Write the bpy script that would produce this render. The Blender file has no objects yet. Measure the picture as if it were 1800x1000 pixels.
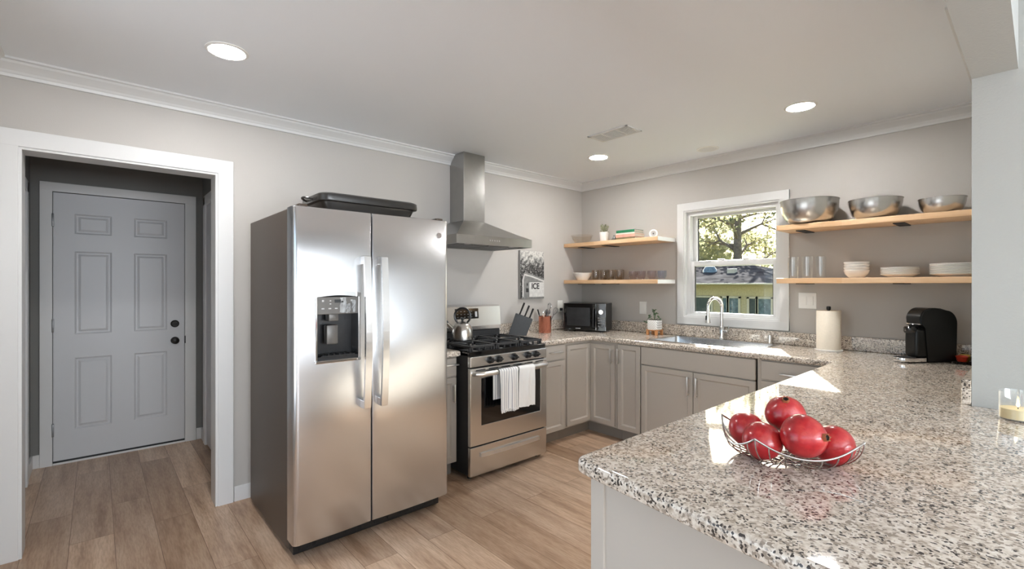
import bpy, bmesh, math, random
from mathutils import Vector, Matrix, Euler

random.seed(7)
scene = bpy.context.scene
COL = scene.collection
PI = math.pi
R = math.radians

# ------------------------------------------------------------------ camera
cam_data = bpy.data.cameras.new('camera')
cam_data.sensor_fit = 'HORIZONTAL'
cam_data.sensor_width = 36.0
cam_data.lens = 825.0 * 36.0 / 1800.0
cam_data.clip_start = 0.02
cam_data.clip_end = 300
camera = bpy.data.objects.new('camera', cam_data)
camera.location = (3.427, -4.077, 1.386)
camera.rotation_euler = (PI / 2, 0, R(48.489))
COL.objects.link(camera)
scene.camera = camera

# ------------------------------------------------------------------ view / world / sun / big lights
scene.view_settings.view_transform = 'Standard'
scene.view_settings.look = 'None'
scene.view_settings.gamma = 1.0
scene.view_settings.use_curve_mapping = False
scene.view_settings.exposure = 0.40
try:
    scene.cycles.use_denoising = True
    scene.cycles.max_bounces = 10
    scene.cycles.diffuse_bounces = 6
    scene.cycles.glossy_bounces = 6
    scene.cycles.transparent_max_bounces = 16
    scene.cycles.caustics_reflective = False
    scene.cycles.caustics_refractive = False
    scene.cycles.sample_clamp_indirect = 6.0
except Exception:
    pass

world = bpy.data.worlds.new('world')
scene.world = world
world.use_nodes = True
wnt = world.node_tree
wnt.nodes.clear()
w_out = wnt.nodes.new('ShaderNodeOutputWorld')
w_bg = wnt.nodes.new('ShaderNodeBackground')
w_sky = wnt.nodes.new('ShaderNodeTexSky')
w_sky.sky_type = 'NISHITA'
w_sky.sun_disc = False
w_sky.sun_elevation = R(29)
w_sky.sun_rotation = R(-26)
w_sky.air_density = 1.0
w_sky.dust_density = 4.0
w_bg.inputs['Strength'].default_value = 0.45
wnt.links.new(w_sky.outputs[0], w_bg.inputs[0])
wnt.links.new(w_bg.outputs[0], w_out.inputs[0])


def lamp(name, kind, loc, direction, energy, color=(1, 1, 1), size=None, size_y=None, angle=None):
    ld = bpy.data.lights.new(name, kind)
    ld.energy = energy
    ld.color = color
    if kind == 'AREA':
        ld.shape = 'RECTANGLE'
        ld.size = size
        ld.size_y = size_y
    if angle is not None:
        ld.angle = angle
    o = bpy.data.objects.new(name, ld)
    o.location = loc
    o.rotation_euler = Vector(direction).to_track_quat('-Z', 'Y').to_euler()
    COL.objects.link(o)
    return o


# low sun through the kitchen window
lamp('sun', 'SUN', (-3, 9, 8), (0.507, -1.0, -0.617), 36.0, (1.0, 0.98, 0.95), angle=R(0.5))
# fill daylight through unseen living-room windows (openings in wall_far and wall_front)
lamp('daylight_far', 'AREA', (8.45, -3.65, 1.38), (-1, 0, 1.7), 430.0, (0.87, 0.93, 1.0), 4.0, 2.1)
lamp('daylight_front', 'AREA', (5.6, -6.15, 1.45), (-0.35, 1, 0.90), 10.0, (0.90, 0.95, 1.0), 3.2, 1.9)
lamp('fill_side', 'AREA', (1.95, -5.9, 0.9), (0, 1, 1.25), 29.0, (0.90, 0.95, 1.0), 2.6, 1.9)  # added fill lamp outside an unseen wall_side opening, for wall_back and ceiling

CEIL = 2.505

# ------------------------------------------------------------------ materials
MATS = {}


def nmat(name):
    m = bpy.data.materials.new(name)
    m.use_nodes = True
    nt = m.node_tree
    b = nt.nodes['Principled BSDF']
    MATS[name] = m
    return m, nt, b


def srgb(r, g, b):
    def f(c):
        c /= 255.0
        return c / 12.92 if c <= 0.04045 else ((c + 0.055) / 1.055) ** 2.4
    return (f(r), f(g), f(b), 1.0)


def N(nt, t, **kw):
    n = nt.nodes.new(t)
    for k, v in kw.items():
        setattr(n, k, v)
    return n


def objcoord(nt, scale=(1, 1, 1), rot=(0, 0, 0)):
    tc = N(nt, 'ShaderNodeTexCoord')
    mp = N(nt, 'ShaderNodeMapping')
    mp.inputs['Scale'].default_value = scale
    mp.inputs['Rotation'].default_value = rot
    nt.links.new(tc.outputs['Object'], mp.inputs['Vector'])
    return mp.outputs['Vector']


def noise(nt, vec, scale, detail=2.0, rough=0.5):
    n = N(nt, 'ShaderNodeTexNoise')
    n.inputs['Scale'].default_value = scale
    n.inputs['Detail'].default_value = detail
    n.inputs['Roughness'].default_value = rough
    if vec is not None:
        nt.links.new(vec, n.inputs['Vector'])
    return n


def ramp(nt, fac, stops):
    r = N(nt, 'ShaderNodeValToRGB')
    els = r.color_ramp.elements
    while len(els) > 1:
        els.remove(els[-1])
    els[0].position = stops[0][0]
    els[0].color = stops[0][1]
    for p, c in stops[1:]:
        e = els.new(p)
        e.color = c
    nt.links.new(fac, r.inputs['Fac'])
    return r.outputs['Color']


def mixc(nt, fac, a, b, mode='MIX'):
    m = N(nt, 'ShaderNodeMix', data_type='RGBA', blend_type=mode)
    if isinstance(fac, float):
        m.inputs[0].default_value = fac
    else:
        nt.links.new(fac, m.inputs[0])
    for sock, v in ((m.inputs[6], a), (m.inputs[7], b)):
        if isinstance(v, tuple):
            sock.default_value = v
        else:
            nt.links.new(v, sock)
    return m.outputs[2]


def bump(nt, b, height, strength=0.1, dist=0.01):
    bp = N(nt, 'ShaderNodeBump')
    bp.inputs['Strength'].default_value = strength
    bp.inputs['Distance'].default_value = dist
    nt.links.new(height, bp.inputs['Height'])
    nt.links.new(bp.outputs['Normal'], b.inputs['Normal'])


def simple(name, col, rough=0.5, metal=0.0, spec=0.5, bumpscale=None, bumpstr=0.05, vary=0.0, coat=0.0):
    m, nt, b = nmat(name)
    b.inputs['Roughness'].default_value = rough
    b.inputs['Metallic'].default_value = metal
    b.inputs['Specular IOR Level'].default_value = spec
    b.inputs['Coat Weight'].default_value = coat
    b.inputs['Coat Roughness'].default_value = 0.05
    vec = objcoord(nt)
    n = noise(nt, vec, bumpscale or 14.0, 3.0)
    if vary > 0:
        lo = tuple(max(0, c * (1 - vary)) for c in col[:3]) + (1,)
        hi = tuple(min(1, c * (1 + vary)) for c in col[:3]) + (1,)
        nt.links.new(ramp(nt, n.outputs['Fac'], [(0.3, lo), (0.7, hi)]), b.inputs['Base Color'])
    else:
        b.inputs['Base Color'].default_value = col
    if bumpscale:
        bump(nt, b, n.outputs['Fac'], bumpstr, 0.004)
    return m


simple('wall_paint', srgb(188, 184, 179), 0.55, spec=0.3, bumpscale=160.0, bumpstr=0.10)
simple('shaded_wall_paint', srgb(128, 127, 124), 0.6, spec=0.3, bumpscale=160.0, bumpstr=0.10)  # wall paint darkened so the hall's shade sits in its colour
simple('pillar_paint', srgb(180, 181, 177), 0.6, spec=0.3, bumpscale=110.0, bumpstr=0.25)
simple('living_bounce_paint', srgb(232, 232, 231), 0.6, spec=0.3, bumpscale=160.0, bumpstr=0.05)  # unseen walls whitened to add bounce fill and brighter reflections
simple('ceiling_paint', srgb(239, 242, 246), 0.45, spec=0.3, bumpscale=130.0, bumpstr=0.04)
simple('trim_white', srgb(220, 220, 219), 0.35, spec=0.4, bumpscale=40.0, bumpstr=0.02)
simple('door_white', srgb(204, 205, 207), 0.4, spec=0.4, bumpscale=60.0, bumpstr=0.03)
simple('cabinet_paint', srgb(184, 176, 166), 0.38, spec=0.4, bumpscale=60.0, bumpstr=0.02)
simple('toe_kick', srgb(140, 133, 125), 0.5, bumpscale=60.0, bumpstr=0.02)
simple('black_plastic', srgb(24, 24, 25), 0.32, vary=0.15)
simple('black_gloss', srgb(10, 10, 11), 0.07, spec=0.6, coat=0.5)
simple('machine_black', srgb(20, 20, 19), 0.3, spec=0.35, vary=0.1)
simple('black_matte', srgb(34, 34, 35), 0.6, vary=0.2, bumpscale=120.0, bumpstr=0.05)
simple('cast_iron', srgb(52, 52, 53), 0.38, vary=0.2, bumpscale=200.0, bumpstr=0.1)
simple('knife_grey', srgb(62, 64, 66), 0.5, vary=0.08, bumpscale=120.0, bumpstr=0.04)
simple('dark_bronze', srgb(30, 26, 23), 0.35, metal=0.6, vary=0.1)
simple('fridge_side', srgb(86, 74, 64), 0.42, metal=0.35, vary=0.06, bumpscale=300.0, bumpstr=0.06)
simple('chrome', srgb(225, 225, 225), 0.08, metal=1.0, vary=0.02)
simple('nickel', srgb(224, 221, 216), 0.32, metal=0.85, vary=0.04)
simple('steel_bowl', srgb(204, 201, 197), 0.26, metal=1.0, vary=0.05)
simple('basket_wire', srgb(185, 182, 178), 0.22, metal=1.0, vary=0.05)
simple('hood_steel', srgb(168, 167, 164), 0.28, metal=1.0, vary=0.03)
simple('kettle_steel', srgb(212, 209, 204), 0.24, metal=1.0, vary=0.04)
simple('copper', srgb(206, 138, 118), 0.26, metal=1.0, vary=0.08, bumpscale=90.0, bumpstr=0.08)
simple('ceramic_white', srgb(240, 238, 234), 0.18, spec=0.5, vary=0.01)
simple('plastic_white', srgb(236, 235, 231), 0.35, vary=0.01)
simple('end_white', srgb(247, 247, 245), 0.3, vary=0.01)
simple('paper_towel', srgb(243, 234, 218), 0.95, spec=0.1, bumpscale=90.0, bumpstr=0.25, vary=0.02)
simple('linen', srgb(240, 239, 236), 0.95, spec=0.1, bumpscale=400.0, bumpstr=0.3, vary=0.02)
simple('wax', srgb(244, 222, 168), 0.5, vary=0.03)
simple('leaf_green', srgb(70, 98, 62), 0.5, vary=0.3)
simple('sage_leaf', srgb(150, 152, 124), 0.6, vary=0.3)
simple('soil', srgb(60, 45, 34), 0.9, vary=0.3)
simple('wood_stand', srgb(196, 138, 88), 0.5, vary=0.15)
simple('paper_page', srgb(232, 226, 214), 0.8, vary=0.05)
simple('book_green', srgb(36, 120, 84), 0.45, vary=0.1)
simple('book_white', srgb(226, 220, 208), 0.5, vary=0.05)
simple('book_pink', srgb(214, 160, 142), 0.5, vary=0.15)
simple('book_olive', srgb(128, 116, 84), 0.5, vary=0.15)
simple('grey_metal', srgb(120, 120, 120), 0.4, metal=0.6, vary=0.1)
simple('vent_white', srgb(222, 222, 220), 0.4, vary=0.01)
simple('vent_dark', srgb(120, 120, 120), 0.6, vary=0.05)
simple('snack_red', srgb(196, 62, 40), 0.35, vary=0.2)
simple('snack_yellow', srgb(226, 190, 80), 0.35, vary=0.2)
simple('snack_silver', srgb(200, 200, 200), 0.25, metal=0.8, vary=0.1)
simple('calyx', srgb(150, 84, 52), 0.7, vary=0.25)
simple('calyx_hole', srgb(38, 28, 20), 0.9, vary=0.2)
simple('logo_red', srgb(150, 132, 130), 0.4, vary=0.02)
simple('text_grey', srgb(196, 196, 196), 0.5, vary=0.02)
simple('ink_black', srgb(28, 28, 28), 0.8, vary=0.05)
simple('dispenser_grey', srgb(104, 101, 97), 0.38, metal=0.3, vary=0.06)
simple('dispenser_dark', srgb(40, 40, 41), 0.22, vary=0.2)
simple('film_clear', srgb(158, 160, 160), 0.25, vary=0.3)
simple('pan_black', srgb(40, 37, 34), 0.33, vary=0.2, coat=0.3)
simple('stucco', srgb(166, 158, 124), 0.85, vary=0.12, bumpscale=30.0, bumpstr=0.2)
simple('house_trim', srgb(176, 170, 148), 0.7, vary=0.06)
simple('house_dark', srgb(58, 66, 62), 0.35, vary=0.15)
simple('house_glass', srgb(92, 108, 112), 0.1, spec=0.7, vary=0.3)
simple('roofing', srgb(66, 64, 64), 0.95, spec=0.0, vary=0.45, bumpscale=3.0, bumpstr=0.2)
simple('bark', srgb(104, 92, 80), 0.9, vary=0.3, bumpscale=12.0, bumpstr=0.6)
simple('lawn', srgb(120, 124, 78), 0.95, vary=0.3, bumpscale=6.0, bumpstr=0.3)


def tree_leaf(name, c1, c2):
    m, nt, b = nmat(name)
    vec = objcoord(nt)
    n = noise(nt, vec, 2.2, 3.0)
    nt.links.new(ramp(nt, n.outputs['Fac'], [(0.3, c1), (0.6, c2)]), b.inputs['Base Color'])
    b.inputs['Roughness'].default_value = 0.6
    tr = N(nt, 'ShaderNodeBsdfTranslucent')
    nt.links.new(b.inputs['Base Color'].links[0].from_socket, tr.inputs['Color'])
    mx = N(nt, 'ShaderNodeMixShader')
    mx.inputs[0].default_value = 0.45
    nt.links.new(b.outputs[0], mx.inputs[1])
    nt.links.new(tr.outputs[0], mx.inputs[2])
    nt.links.new(mx.outputs[0], nt.nodes['Material Output'].inputs['Surface'])


tree_leaf('oak_leaf', srgb(92, 99, 74), srgb(156, 150, 112))
tree_leaf('bush_leaf', srgb(110, 118, 96), srgb(168, 166, 134))


def brushed(name, col, rough, aniso, zscale=(1, 1, 1), streak=0.04):
    m, nt, b = nmat(name)
    b.inputs['Metallic'].default_value = 1.0
    b.inputs['Base Color'].default_value = col
    vec = objcoord(nt, zscale)
    n = noise(nt, vec, 1.0, 3.0, 0.7)
    mr = N(nt, 'ShaderNodeMapRange')
    mr.inputs['To Min'].default_value = rough - streak
    mr.inputs['To Max'].default_value = rough + streak
    nt.links.new(n.outputs['Fac'], mr.inputs['Value'])
    nt.links.new(mr.outputs['Result'], b.inputs['Roughness'])
    b.inputs['Anisotropic'].default_value = aniso
    b.inputs['Anisotropic Rotation'].default_value = 0.0
    tg = N(nt, 'ShaderNodeTangent', direction_type='RADIAL', axis='Z')
    nt.links.new(tg.outputs[0], b.inputs['Tangent'])
    return m


brushed('stainless', srgb(222, 223, 225), 0.26, 0.6, (60, 60, 2), 0.008)
brushed('stainless_oven', srgb(216, 214, 212), 0.26, 0.5, (60, 60, 2), 0.008)
brushed('sink_steel', srgb(206, 206, 206), 0.26, 0.2, (300, 4, 4))


def glassy(name, col, tint_amount, rough=0.02, ior=1.45, refl=1.0):
    m, nt, b = nmat(name)
    nt.nodes.remove(b)
    tr = N(nt, 'ShaderNodeBsdfTransparent')
    gl = N(nt, 'ShaderNodeBsdfGlossy')
    gl.inputs['Roughness'].default_value = rough
    gl.inputs['Color'].default_value = (refl, refl, refl, 1)
    # Schlick reflectance, the same from either side of the thin glass
    f0 = ((ior - 1) / (ior + 1)) ** 2
    geo = N(nt, 'ShaderNodeNewGeometry')
    dt_ = N(nt, 'ShaderNodeVectorMath', operation='DOT_PRODUCT')
    nt.links.new(geo.outputs['Normal'], dt_.inputs[0])
    nt.links.new(geo.outputs['Incoming'], dt_.inputs[1])
    ab = N(nt, 'ShaderNodeMath', operation='ABSOLUTE')
    nt.links.new(dt_.outputs['Value'], ab.inputs[0])
    om = N(nt, 'ShaderNodeMath', operation='SUBTRACT')
    om.inputs[0].default_value = 1.0
    nt.links.new(ab.outputs[0], om.inputs[1])
    pw = N(nt, 'ShaderNodeMath', operation='POWER')
    nt.links.new(om.outputs[0], pw.inputs[0])
    pw.inputs[1].default_value = 5.0
    fr = N(nt, 'ShaderNodeMath', operation='MULTIPLY_ADD')
    nt.links.new(pw.outputs[0], fr.inputs[0])
    fr.inputs[1].default_value = 1 - f0
    fr.inputs[2].default_value = f0
    vec = objcoord(nt)
    n = noise(nt, vec, 6.0, 1.0)
    c = mixc(nt, tint_amount, (0.97, 0.98, 0.98, 1), col)
    c2 = mixc(nt, n.outputs['Fac'], c, (1, 1, 1, 1)) if False else c
    nt.links.new(c2, tr.inputs['Color'])
    mx = N(nt, 'ShaderNodeMixShader')
    nt.links.new(fr.outputs[0], mx.inputs[0])
    nt.links.new(tr.outputs[0], mx.inputs[1])
    nt.links.new(gl.outputs[0], mx.inputs[2])
    nt.links.new(mx.outputs[0], nt.nodes['Material Output'].inputs['Surface'])
    return m


glassy('window_glass', (0.95, 0.98, 0.97, 1), 0.5, 0.0, 1.35)
glassy('clear_glass', (0.985, 0.99, 0.99, 1), 1.0, 0.02, 1.8)
glassy('amber_glass', srgb(240, 236, 231), 1.0, 0.02, 1.5)
glassy('smoke_glass', srgb(241, 237, 238), 1.0, 0.02, 1.5)
glassy('blue_glass', srgb(236, 239, 246), 1.0, 0.02, 1.5)
glassy('bowl_glass', srgb(250, 248, 245), 1.0, 0.02, 1.5)


def emission(name, col, strength):
    m, nt, b = nmat(name)
    b.inputs['Base Color'].default_value = (0.8, 0.8, 0.8, 1)
    b.inputs['Emission Color'].default_value = col
    b.inputs['Emission Strength'].default_value = strength


emission('led_disc', (1.0, 0.98, 0.96, 1), 200.0)
emission('flame', (1.0, 0.75, 0.35, 1), 8.0)
emission('hood_led', (1.0, 1.0, 1.0, 1), 1.5)


def granite():
    m, nt, b = nmat('granite')
    vec = objcoord(nt)
    dn = noise(nt, vec, 38.0, 3.0)
    add = N(nt, 'ShaderNodeVectorMath', operation='MULTIPLY_ADD')
    nt.links.new(dn.outputs['Color'], add.inputs[0])
    add.inputs[1].default_value = (0.012, 0.012, 0.012)
    nt.links.new(vec, add.inputs[2])
    v2 = add.outputs[0]
    base = ramp(nt, noise(nt, v2, 70.0, 4.0, 0.6).outputs['Fac'],
                [(0.30, srgb(168, 152, 135)), (0.44, srgb(203, 190, 175)), (0.56, srgb(226, 216, 203)), (0.72, srgb(238, 232, 223))])
    vo = N(nt, 'ShaderNodeTexVoronoi')
    vo.inputs['Scale'].default_value = 175.0
    nt.links.new(v2, vo.inputs['Vector'])
    sep = N(nt, 'ShaderNodeSeparateColor')
    nt.links.new(vo.outputs['Color'], sep.inputs[0])
    grey = ramp(nt, sep.outputs[0], [(0.0, (1, 1, 1, 1)), (0.20, (1, 1, 1, 1)), (0.24, (0, 0, 0, 1))])
    c = mixc(nt, grey, base, srgb(156, 143, 130))
    vo2 = N(nt, 'ShaderNodeTexVoronoi')
    vo2.inputs['Scale'].default_value = 205.0
    nt.links.new(v2, vo2.inputs['Vector'])
    sep2 = N(nt, 'ShaderNodeSeparateColor')
    nt.links.new(vo2.outputs['Color'], sep2.inputs[0])
    clump = noise(nt, vec, 16.0, 2.0)
    mul = N(nt, 'ShaderNodeMath', operation='ADD')
    nt.links.new(sep2.outputs[1], mul.inputs[0])
    mr = N(nt, 'ShaderNodeMapRange')
    mr.inputs['From Min'].default_value = 0.35
    mr.inputs['From Max'].default_value = 0.65
    mr.inputs['To Min'].default_value = 0.10
    mr.inputs['To Max'].default_value = -0.10
    nt.links.new(clump.outputs['Fac'], mr.inputs['Value'])
    nt.links.new(mr.outputs['Result'], mul.inputs[1])
    blk = ramp(nt, mul.outputs[0], [(0.0, (1, 1, 1, 1)), (0.098, (1, 1, 1, 1)), (0.135, (0, 0, 0, 1))])
    c = mixc(nt, blk, c, srgb(70, 64, 60))
    nt.links.new(c, b.inputs['Base Color'])
    b.inputs['Roughness'].default_value = 0.05
    b.inputs['Specular IOR Level'].default_value = 0.55


granite()


def floor_mat():
    m, nt, b = nmat('plank_floor')
    vec = objcoord(nt)
    br = N(nt, 'ShaderNodeTexBrick')
    br.offset = 0.37
    br.offset_frequency = 2
    br.inputs['Scale'].default_value = 1.0
    br.inputs['Brick Width'].default_value = 1.22
    br.inputs['Row Height'].default_value = 0.182
    br.inputs['Mortar Size'].default_value = 0.0012
    br.inputs['Mortar Smooth'].default_value = 0.2
    br.inputs['Bias'].default_value = 0.0
    br.inputs['Color1'].default_value = (0, 0, 0, 1)
    br.inputs['Color2'].default_value = (1, 1, 1, 1)
    br.inputs['Mortar'].default_value = (0.5, 0.5, 0.5, 1)
    nt.links.new(vec, br.inputs['Vector'])
    mp = N(nt, 'ShaderNodeMapping')
    mp.inputs['Scale'].default_value = (1.6, 14.0, 1.0)
    nt.links.new(vec, mp.inputs['Vector'])
    # shift the grain per plank
    off = N(nt, 'ShaderNodeVectorMath', operation='MULTIPLY_ADD')
    nt.links.new(br.outputs['Color'], off.inputs[0])
    off.inputs[1].default_value = (13.0, 7.0, 3.0)
    nt.links.new(mp.outputs[0], off.inputs[2])
    g1 = noise(nt, off.outputs[0], 1.1, 5.0, 0.6)
    mp2 = N(nt, 'ShaderNodeMapping')
    mp2.inputs['Scale'].default_value = (3.0, 3.0, 1.0)
    nt.links.new(off.outputs[0], mp2.inputs['Vector'])
    g2 = noise(nt, mp2.outputs[0], 3.0, 3.0, 0.6)
    col = ramp(nt, g1.outputs['Fac'], [(0.28, srgb(170, 141, 117)), (0.45, srgb(203, 176, 152)), (0.6, srgb(219, 195, 172)), (0.8, srgb(230, 211, 192))])
    pl = ramp(nt, br.outputs['Color'], [(0.0, srgb(214, 203, 192)), (0.5, srgb(238, 233, 229)), (1.0, srgb(255, 250, 244))])
    col = mixc(nt, 1.0, col, pl, 'MULTIPLY')
    fine = ramp(nt, g2.outputs['Fac'], [(0.35, srgb(225, 218, 210)), (0.6, (1, 1, 1, 1))])
    col = mixc(nt, 0.8, col, fine, 'MULTIPLY')
    seam = ramp(nt, br.outputs['Fac'], [(0.0, (1, 1, 1, 1)), (0.9, srgb(150, 130, 110))])
    col = mixc(nt, 1.0, col, seam, 'MULTIPLY')
    nt.links.new(col, b.inputs['Base Color'])
    b.inputs['Roughness'].default_value = 0.33
    b.inputs['Specular IOR Level'].default_value = 0.5
    bump(nt, b, g1.outputs['Fac'], 0.05, 0.002)


floor_mat()


def shelf_wood():
    m, nt, b = nmat('shelf_wood')
    vec = objcoord(nt, (2.2, 1, 1))
    br = N(nt, 'ShaderNodeTexBrick')
    br.inputs['Scale'].default_value = 1.0
    br.inputs['Brick Width'].default_value = 0.9
    br.inputs['Row Height'].default_value = 0.045
    br.inputs['Mortar Size'].default_value = 0.0003
    br.inputs['Color1'].default_value = srgb(222, 186, 146)
    br.inputs['Color2'].default_value = srgb(236, 206, 170)
    br.inputs['Mortar'].default_value = srgb(206, 164, 122)
    nt.links.new(vec, br.inputs['Vector'])
    g = noise(nt, objcoord(nt, (2, 40, 40)), 2.0, 4.0)
    c = mixc(nt, 0.5, br.outputs['Color'], ramp(nt, g.outputs['Fac'], [(0.3, srgb(214, 190, 160)), (0.7, (1, 1, 1, 1))]), 'MULTIPLY')
    nt.links.new(c, b.inputs['Base Color'])
    b.inputs['Roughness'].default_value = 0.45


shelf_wood()


def pomegranate():
    m, nt, b = nmat('pomegranate_skin')
    vec = objcoord(nt)
    n = noise(nt, vec, 24.0, 4.0, 0.6)
    n2 = noise(nt, vec, 160.0, 2.0)
    c = ramp(nt, n.outputs['Fac'], [(0.3, srgb(146, 18, 26)), (0.5, srgb(178, 32, 38)), (0.72, srgb(198, 74, 64))])
    sp = ramp(nt, n2.outputs['Fac'], [(0.64, (1, 1, 1, 1)), (0.72, srgb(225, 160, 140))])
    c = mixc(nt, 0.6, c, sp, 'MULTIPLY')
    nt.links.new(c, b.inputs['Base Color'])
    b.inputs['Roughness'].default_value = 0.28
    b.inputs['Coat Weight'].default_value = 0.35
    b.inputs['Coat Roughness'].default_value = 0.12


pomegranate()


def striped():
    m, nt, b = nmat('striped_linen')
    vec = objcoord(nt)
    sp = N(nt, 'ShaderNodeSeparateXYZ')
    nt.links.new(vec, sp.inputs[0])
    w = N(nt, 'ShaderNodeMath', operation='PINGPONG')
    w.inputs[1].default_value = 0.0115
    nt.links.new(sp.outputs['Y'], w.inputs[0])
    f = N(nt, 'ShaderNodeMath', operation='DIVIDE')
    nt.links.new(w.outputs[0], f.inputs[0])
    f.inputs[1].default_value = 0.0115
    c = ramp(nt, f.outputs[0], [(0.0, srgb(166, 166, 174)), (0.2, srgb(178, 178, 184)), (0.3, srgb(240, 239, 237))])
    nt.links.new(c, b.inputs['Base Color'])
    b.inputs['Roughness'].default_value = 0.95
    n = noise(nt, vec, 400.0, 2.0)
    bump(nt, b, n.outputs['Fac'], 0.25, 0.003)


striped()


def photo_print():
    # black-and-white photograph printed on a wall canvas: pale sky, dark foliage, grey lower half
    m, nt, b = nmat('photo_print')
    vec = objcoord(nt)
    sp = N(nt, 'ShaderNodeSeparateXYZ')
    nt.links.new(vec, sp.inputs[0])
    n = noise(nt, vec, 30.0, 5.0, 0.7)
    a = N(nt, 'ShaderNodeMath', operation='MULTIPLY_ADD')
    nt.links.new(sp.outputs['Z'], a.inputs[0])
    a.inputs[1].default_value = -1.5
    a.inputs[2].default_value = 0.45
    s = N(nt, 'ShaderNodeMath', operation='ADD')
    nt.links.new(a.outputs[0], s.inputs[0])
    nt.links.new(n.outputs['Fac'], s.inputs[1])
    c = ramp(nt, s.outputs[0], [(0.62, srgb(208, 206, 200)), (0.74, srgb(150, 149, 146)), (0.80, srgb(58, 58, 57)), (1.0, srgb(40, 40, 40))])
    n2 = noise(nt, vec, 60.0, 3.0, 0.7)
    c2 = mixc(nt, ramp(nt, n2.outputs['Fac'], [(0.56, (0, 0, 0, 1)), (0.62, (1, 1, 1, 1))]), c, srgb(170, 169, 166))
    nt.links.new(c2, b.inputs['Base Color'])
    b.inputs['Roughness'].default_value = 0.6


photo_print()
simple('print_pale', srgb(206, 205, 202), 0.6, vary=0.12, bumpscale=30.0, bumpstr=0.01)
simple('print_mid', srgb(128, 128, 126), 0.6, vary=0.2, bumpscale=30.0, bumpstr=0.01)
simple('print_dark', srgb(50, 50, 50), 0.6, vary=0.3, bumpscale=30.0, bumpstr=0.01)
simple('canvas_edge', srgb(150, 149, 147), 0.7, vary=0.1)


def pot_lines():
    m, nt, b = nmat('carved_pot')
    vec = objcoord(nt, rot=(0, R(40), 0))
    w = N(nt, 'ShaderNodeTexWave')
    w.inputs['Scale'].default_value = 22.0
    nt.links.new(vec, w.inputs['Vector'])
    nt.links.new(ramp(nt, w.outputs['Fac'], [(0.05, srgb(178, 176, 172)), (0.22, srgb(242, 240, 236))]), b.inputs['Base Color'])
    b.inputs['Roughness'].default_value = 0.4


pot_lines()

# ------------------------------------------------------------------ mesh helpers


def new():
    return bmesh.new()


def merge(dst, src):
    me = bpy.data.meshes.new('tmp')
    src.to_mesh(me)
    src.free()
    dst.from_mesh(me)
    bpy.data.meshes.remove(me)


def box(bm, x0, x1, y0, y1, z0, z1, bev=0.0, seg=2):
    t = bmesh.new()
    bmesh.ops.create_cube(t, size=1.0)
    for v in t.verts:
        v.co = ((x0 + x1) / 2 + v.co.x * abs(x1 - x0), (y0 + y1) / 2 + v.co.y * abs(y1 - y0), (z0 + z1) / 2 + v.co.z * abs(z1 - z0))
    if bev > 0:
        bmesh.ops.bevel(t, geom=list(t.edges), offset=bev, segments=seg, profile=0.5, affect='EDGES', clamp_overlap=True)
    merge(bm, t)
    return bm


def lathe(bm, prof, n=40, c=(0, 0, 0), cap0=True, cap1=True):
    rings = []
    for r, z in prof:
        if r < 1e-6:
            rings.append([bm.verts.new((c[0], c[1], c[2] + z))])
        else:
            rings.append([bm.verts.new((c[0] + r * math.cos(2 * PI * i / n), c[1] + r * math.sin(2 * PI * i / n), c[2] + z)) for i in range(n)])
    for a, b in zip(rings[:-1], rings[1:]):
        if len(a) == 1 and len(b) == 1:
            continue
        for i in range(n):
            j = (i + 1) % n
            if len(a) == 1:
                bm.faces.new((a[0], b[j], b[i]))
            elif len(b) == 1:
                bm.faces.new((a[i], a[j], b[0]))
            else:
                bm.faces.new((a[i], a[j], b[j], b[i]))
    if cap0 and len(rings[0]) > 1:
        bm.faces.new(list(reversed(rings[0])))
    if cap1 and len(rings[-1]) > 1:
        bm.faces.new(rings[-1])
    bmesh.ops.recalc_face_normals(bm, faces=bm.faces)
    return bm


def cyl(bm, p0, p1, r, n=20, r2=None):
    p0 = Vector(p0); p1 = Vector(p1)
    d = (p1 - p0)
    q = d.to_track_quat('Z', 'Y').to_matrix()
    r2 = r if r2 is None else r2
    A = [bm.verts.new(p0 + q @ Vector((r * math.cos(2 * PI * i / n), r * math.sin(2 * PI * i / n), 0))) for i in range(n)]
    B = [bm.verts.new(p1 + q @ Vector((r2 * math.cos(2 * PI * i / n), r2 * math.sin(2 * PI * i / n), 0))) for i in range(n)]
    for i in range(n):
        j = (i + 1) % n
        bm.faces.new((A[i], A[j], B[j], B[i]))
    bm.faces.new(list(reversed(A)))
    bm.faces.new(B)
    return bm


def tube(bm, pts, r, n=10, closed=False, radii=None, flat=None):
    P = [Vector(p) for p in pts]
    m = len(P)
    rings = []
    up = Vector((0, 0, 1))
    prev = None
    for i, p in enumerate(P):
        if closed:
            t = P[(i + 1) % m] - P[(i - 1) % m]
        else:
            t = P[min(i + 1, m - 1)] - P[max(i - 1, 0)]
        t.normalize()
        if prev is None:
            u = up.cross(t)
            if u.length < 1e-3:
                u = Vector((1, 0, 0)).cross(t)
        else:
            u = prev - t * prev.dot(t)
        u.normalize()
        prev = u
        w = t.cross(u)
        rr = radii[i] if radii else r
        if flat:
            hw, hh = flat
            ring = [bm.verts.new(p + u * a + w * b) for a, b in ((-hw, -hh), (hw, -hh), (hw, hh), (-hw, hh))]
        else:
            ring = [bm.verts.new(p + u * rr * math.cos(2 * PI * k / n) + w * rr * math.sin(2 * PI * k / n)) for k in range(n)]
        rings.append(ring)
    nn = len(rings[0])
    rng = range(m) if closed else range(m - 1)
    for i in rng:
        a = rings[i]; b = rings[(i + 1) % m]
        for k in range(nn):
            l = (k + 1) % nn
            bm.faces.new((a[k], a[l], b[l], b[k]))
    if not closed:
        bm.faces.new(list(reversed(rings[0])))
        bm.faces.new(rings[-1])
    bmesh.ops.recalc_face_normals(bm, faces=bm.faces)
    return bm


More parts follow.
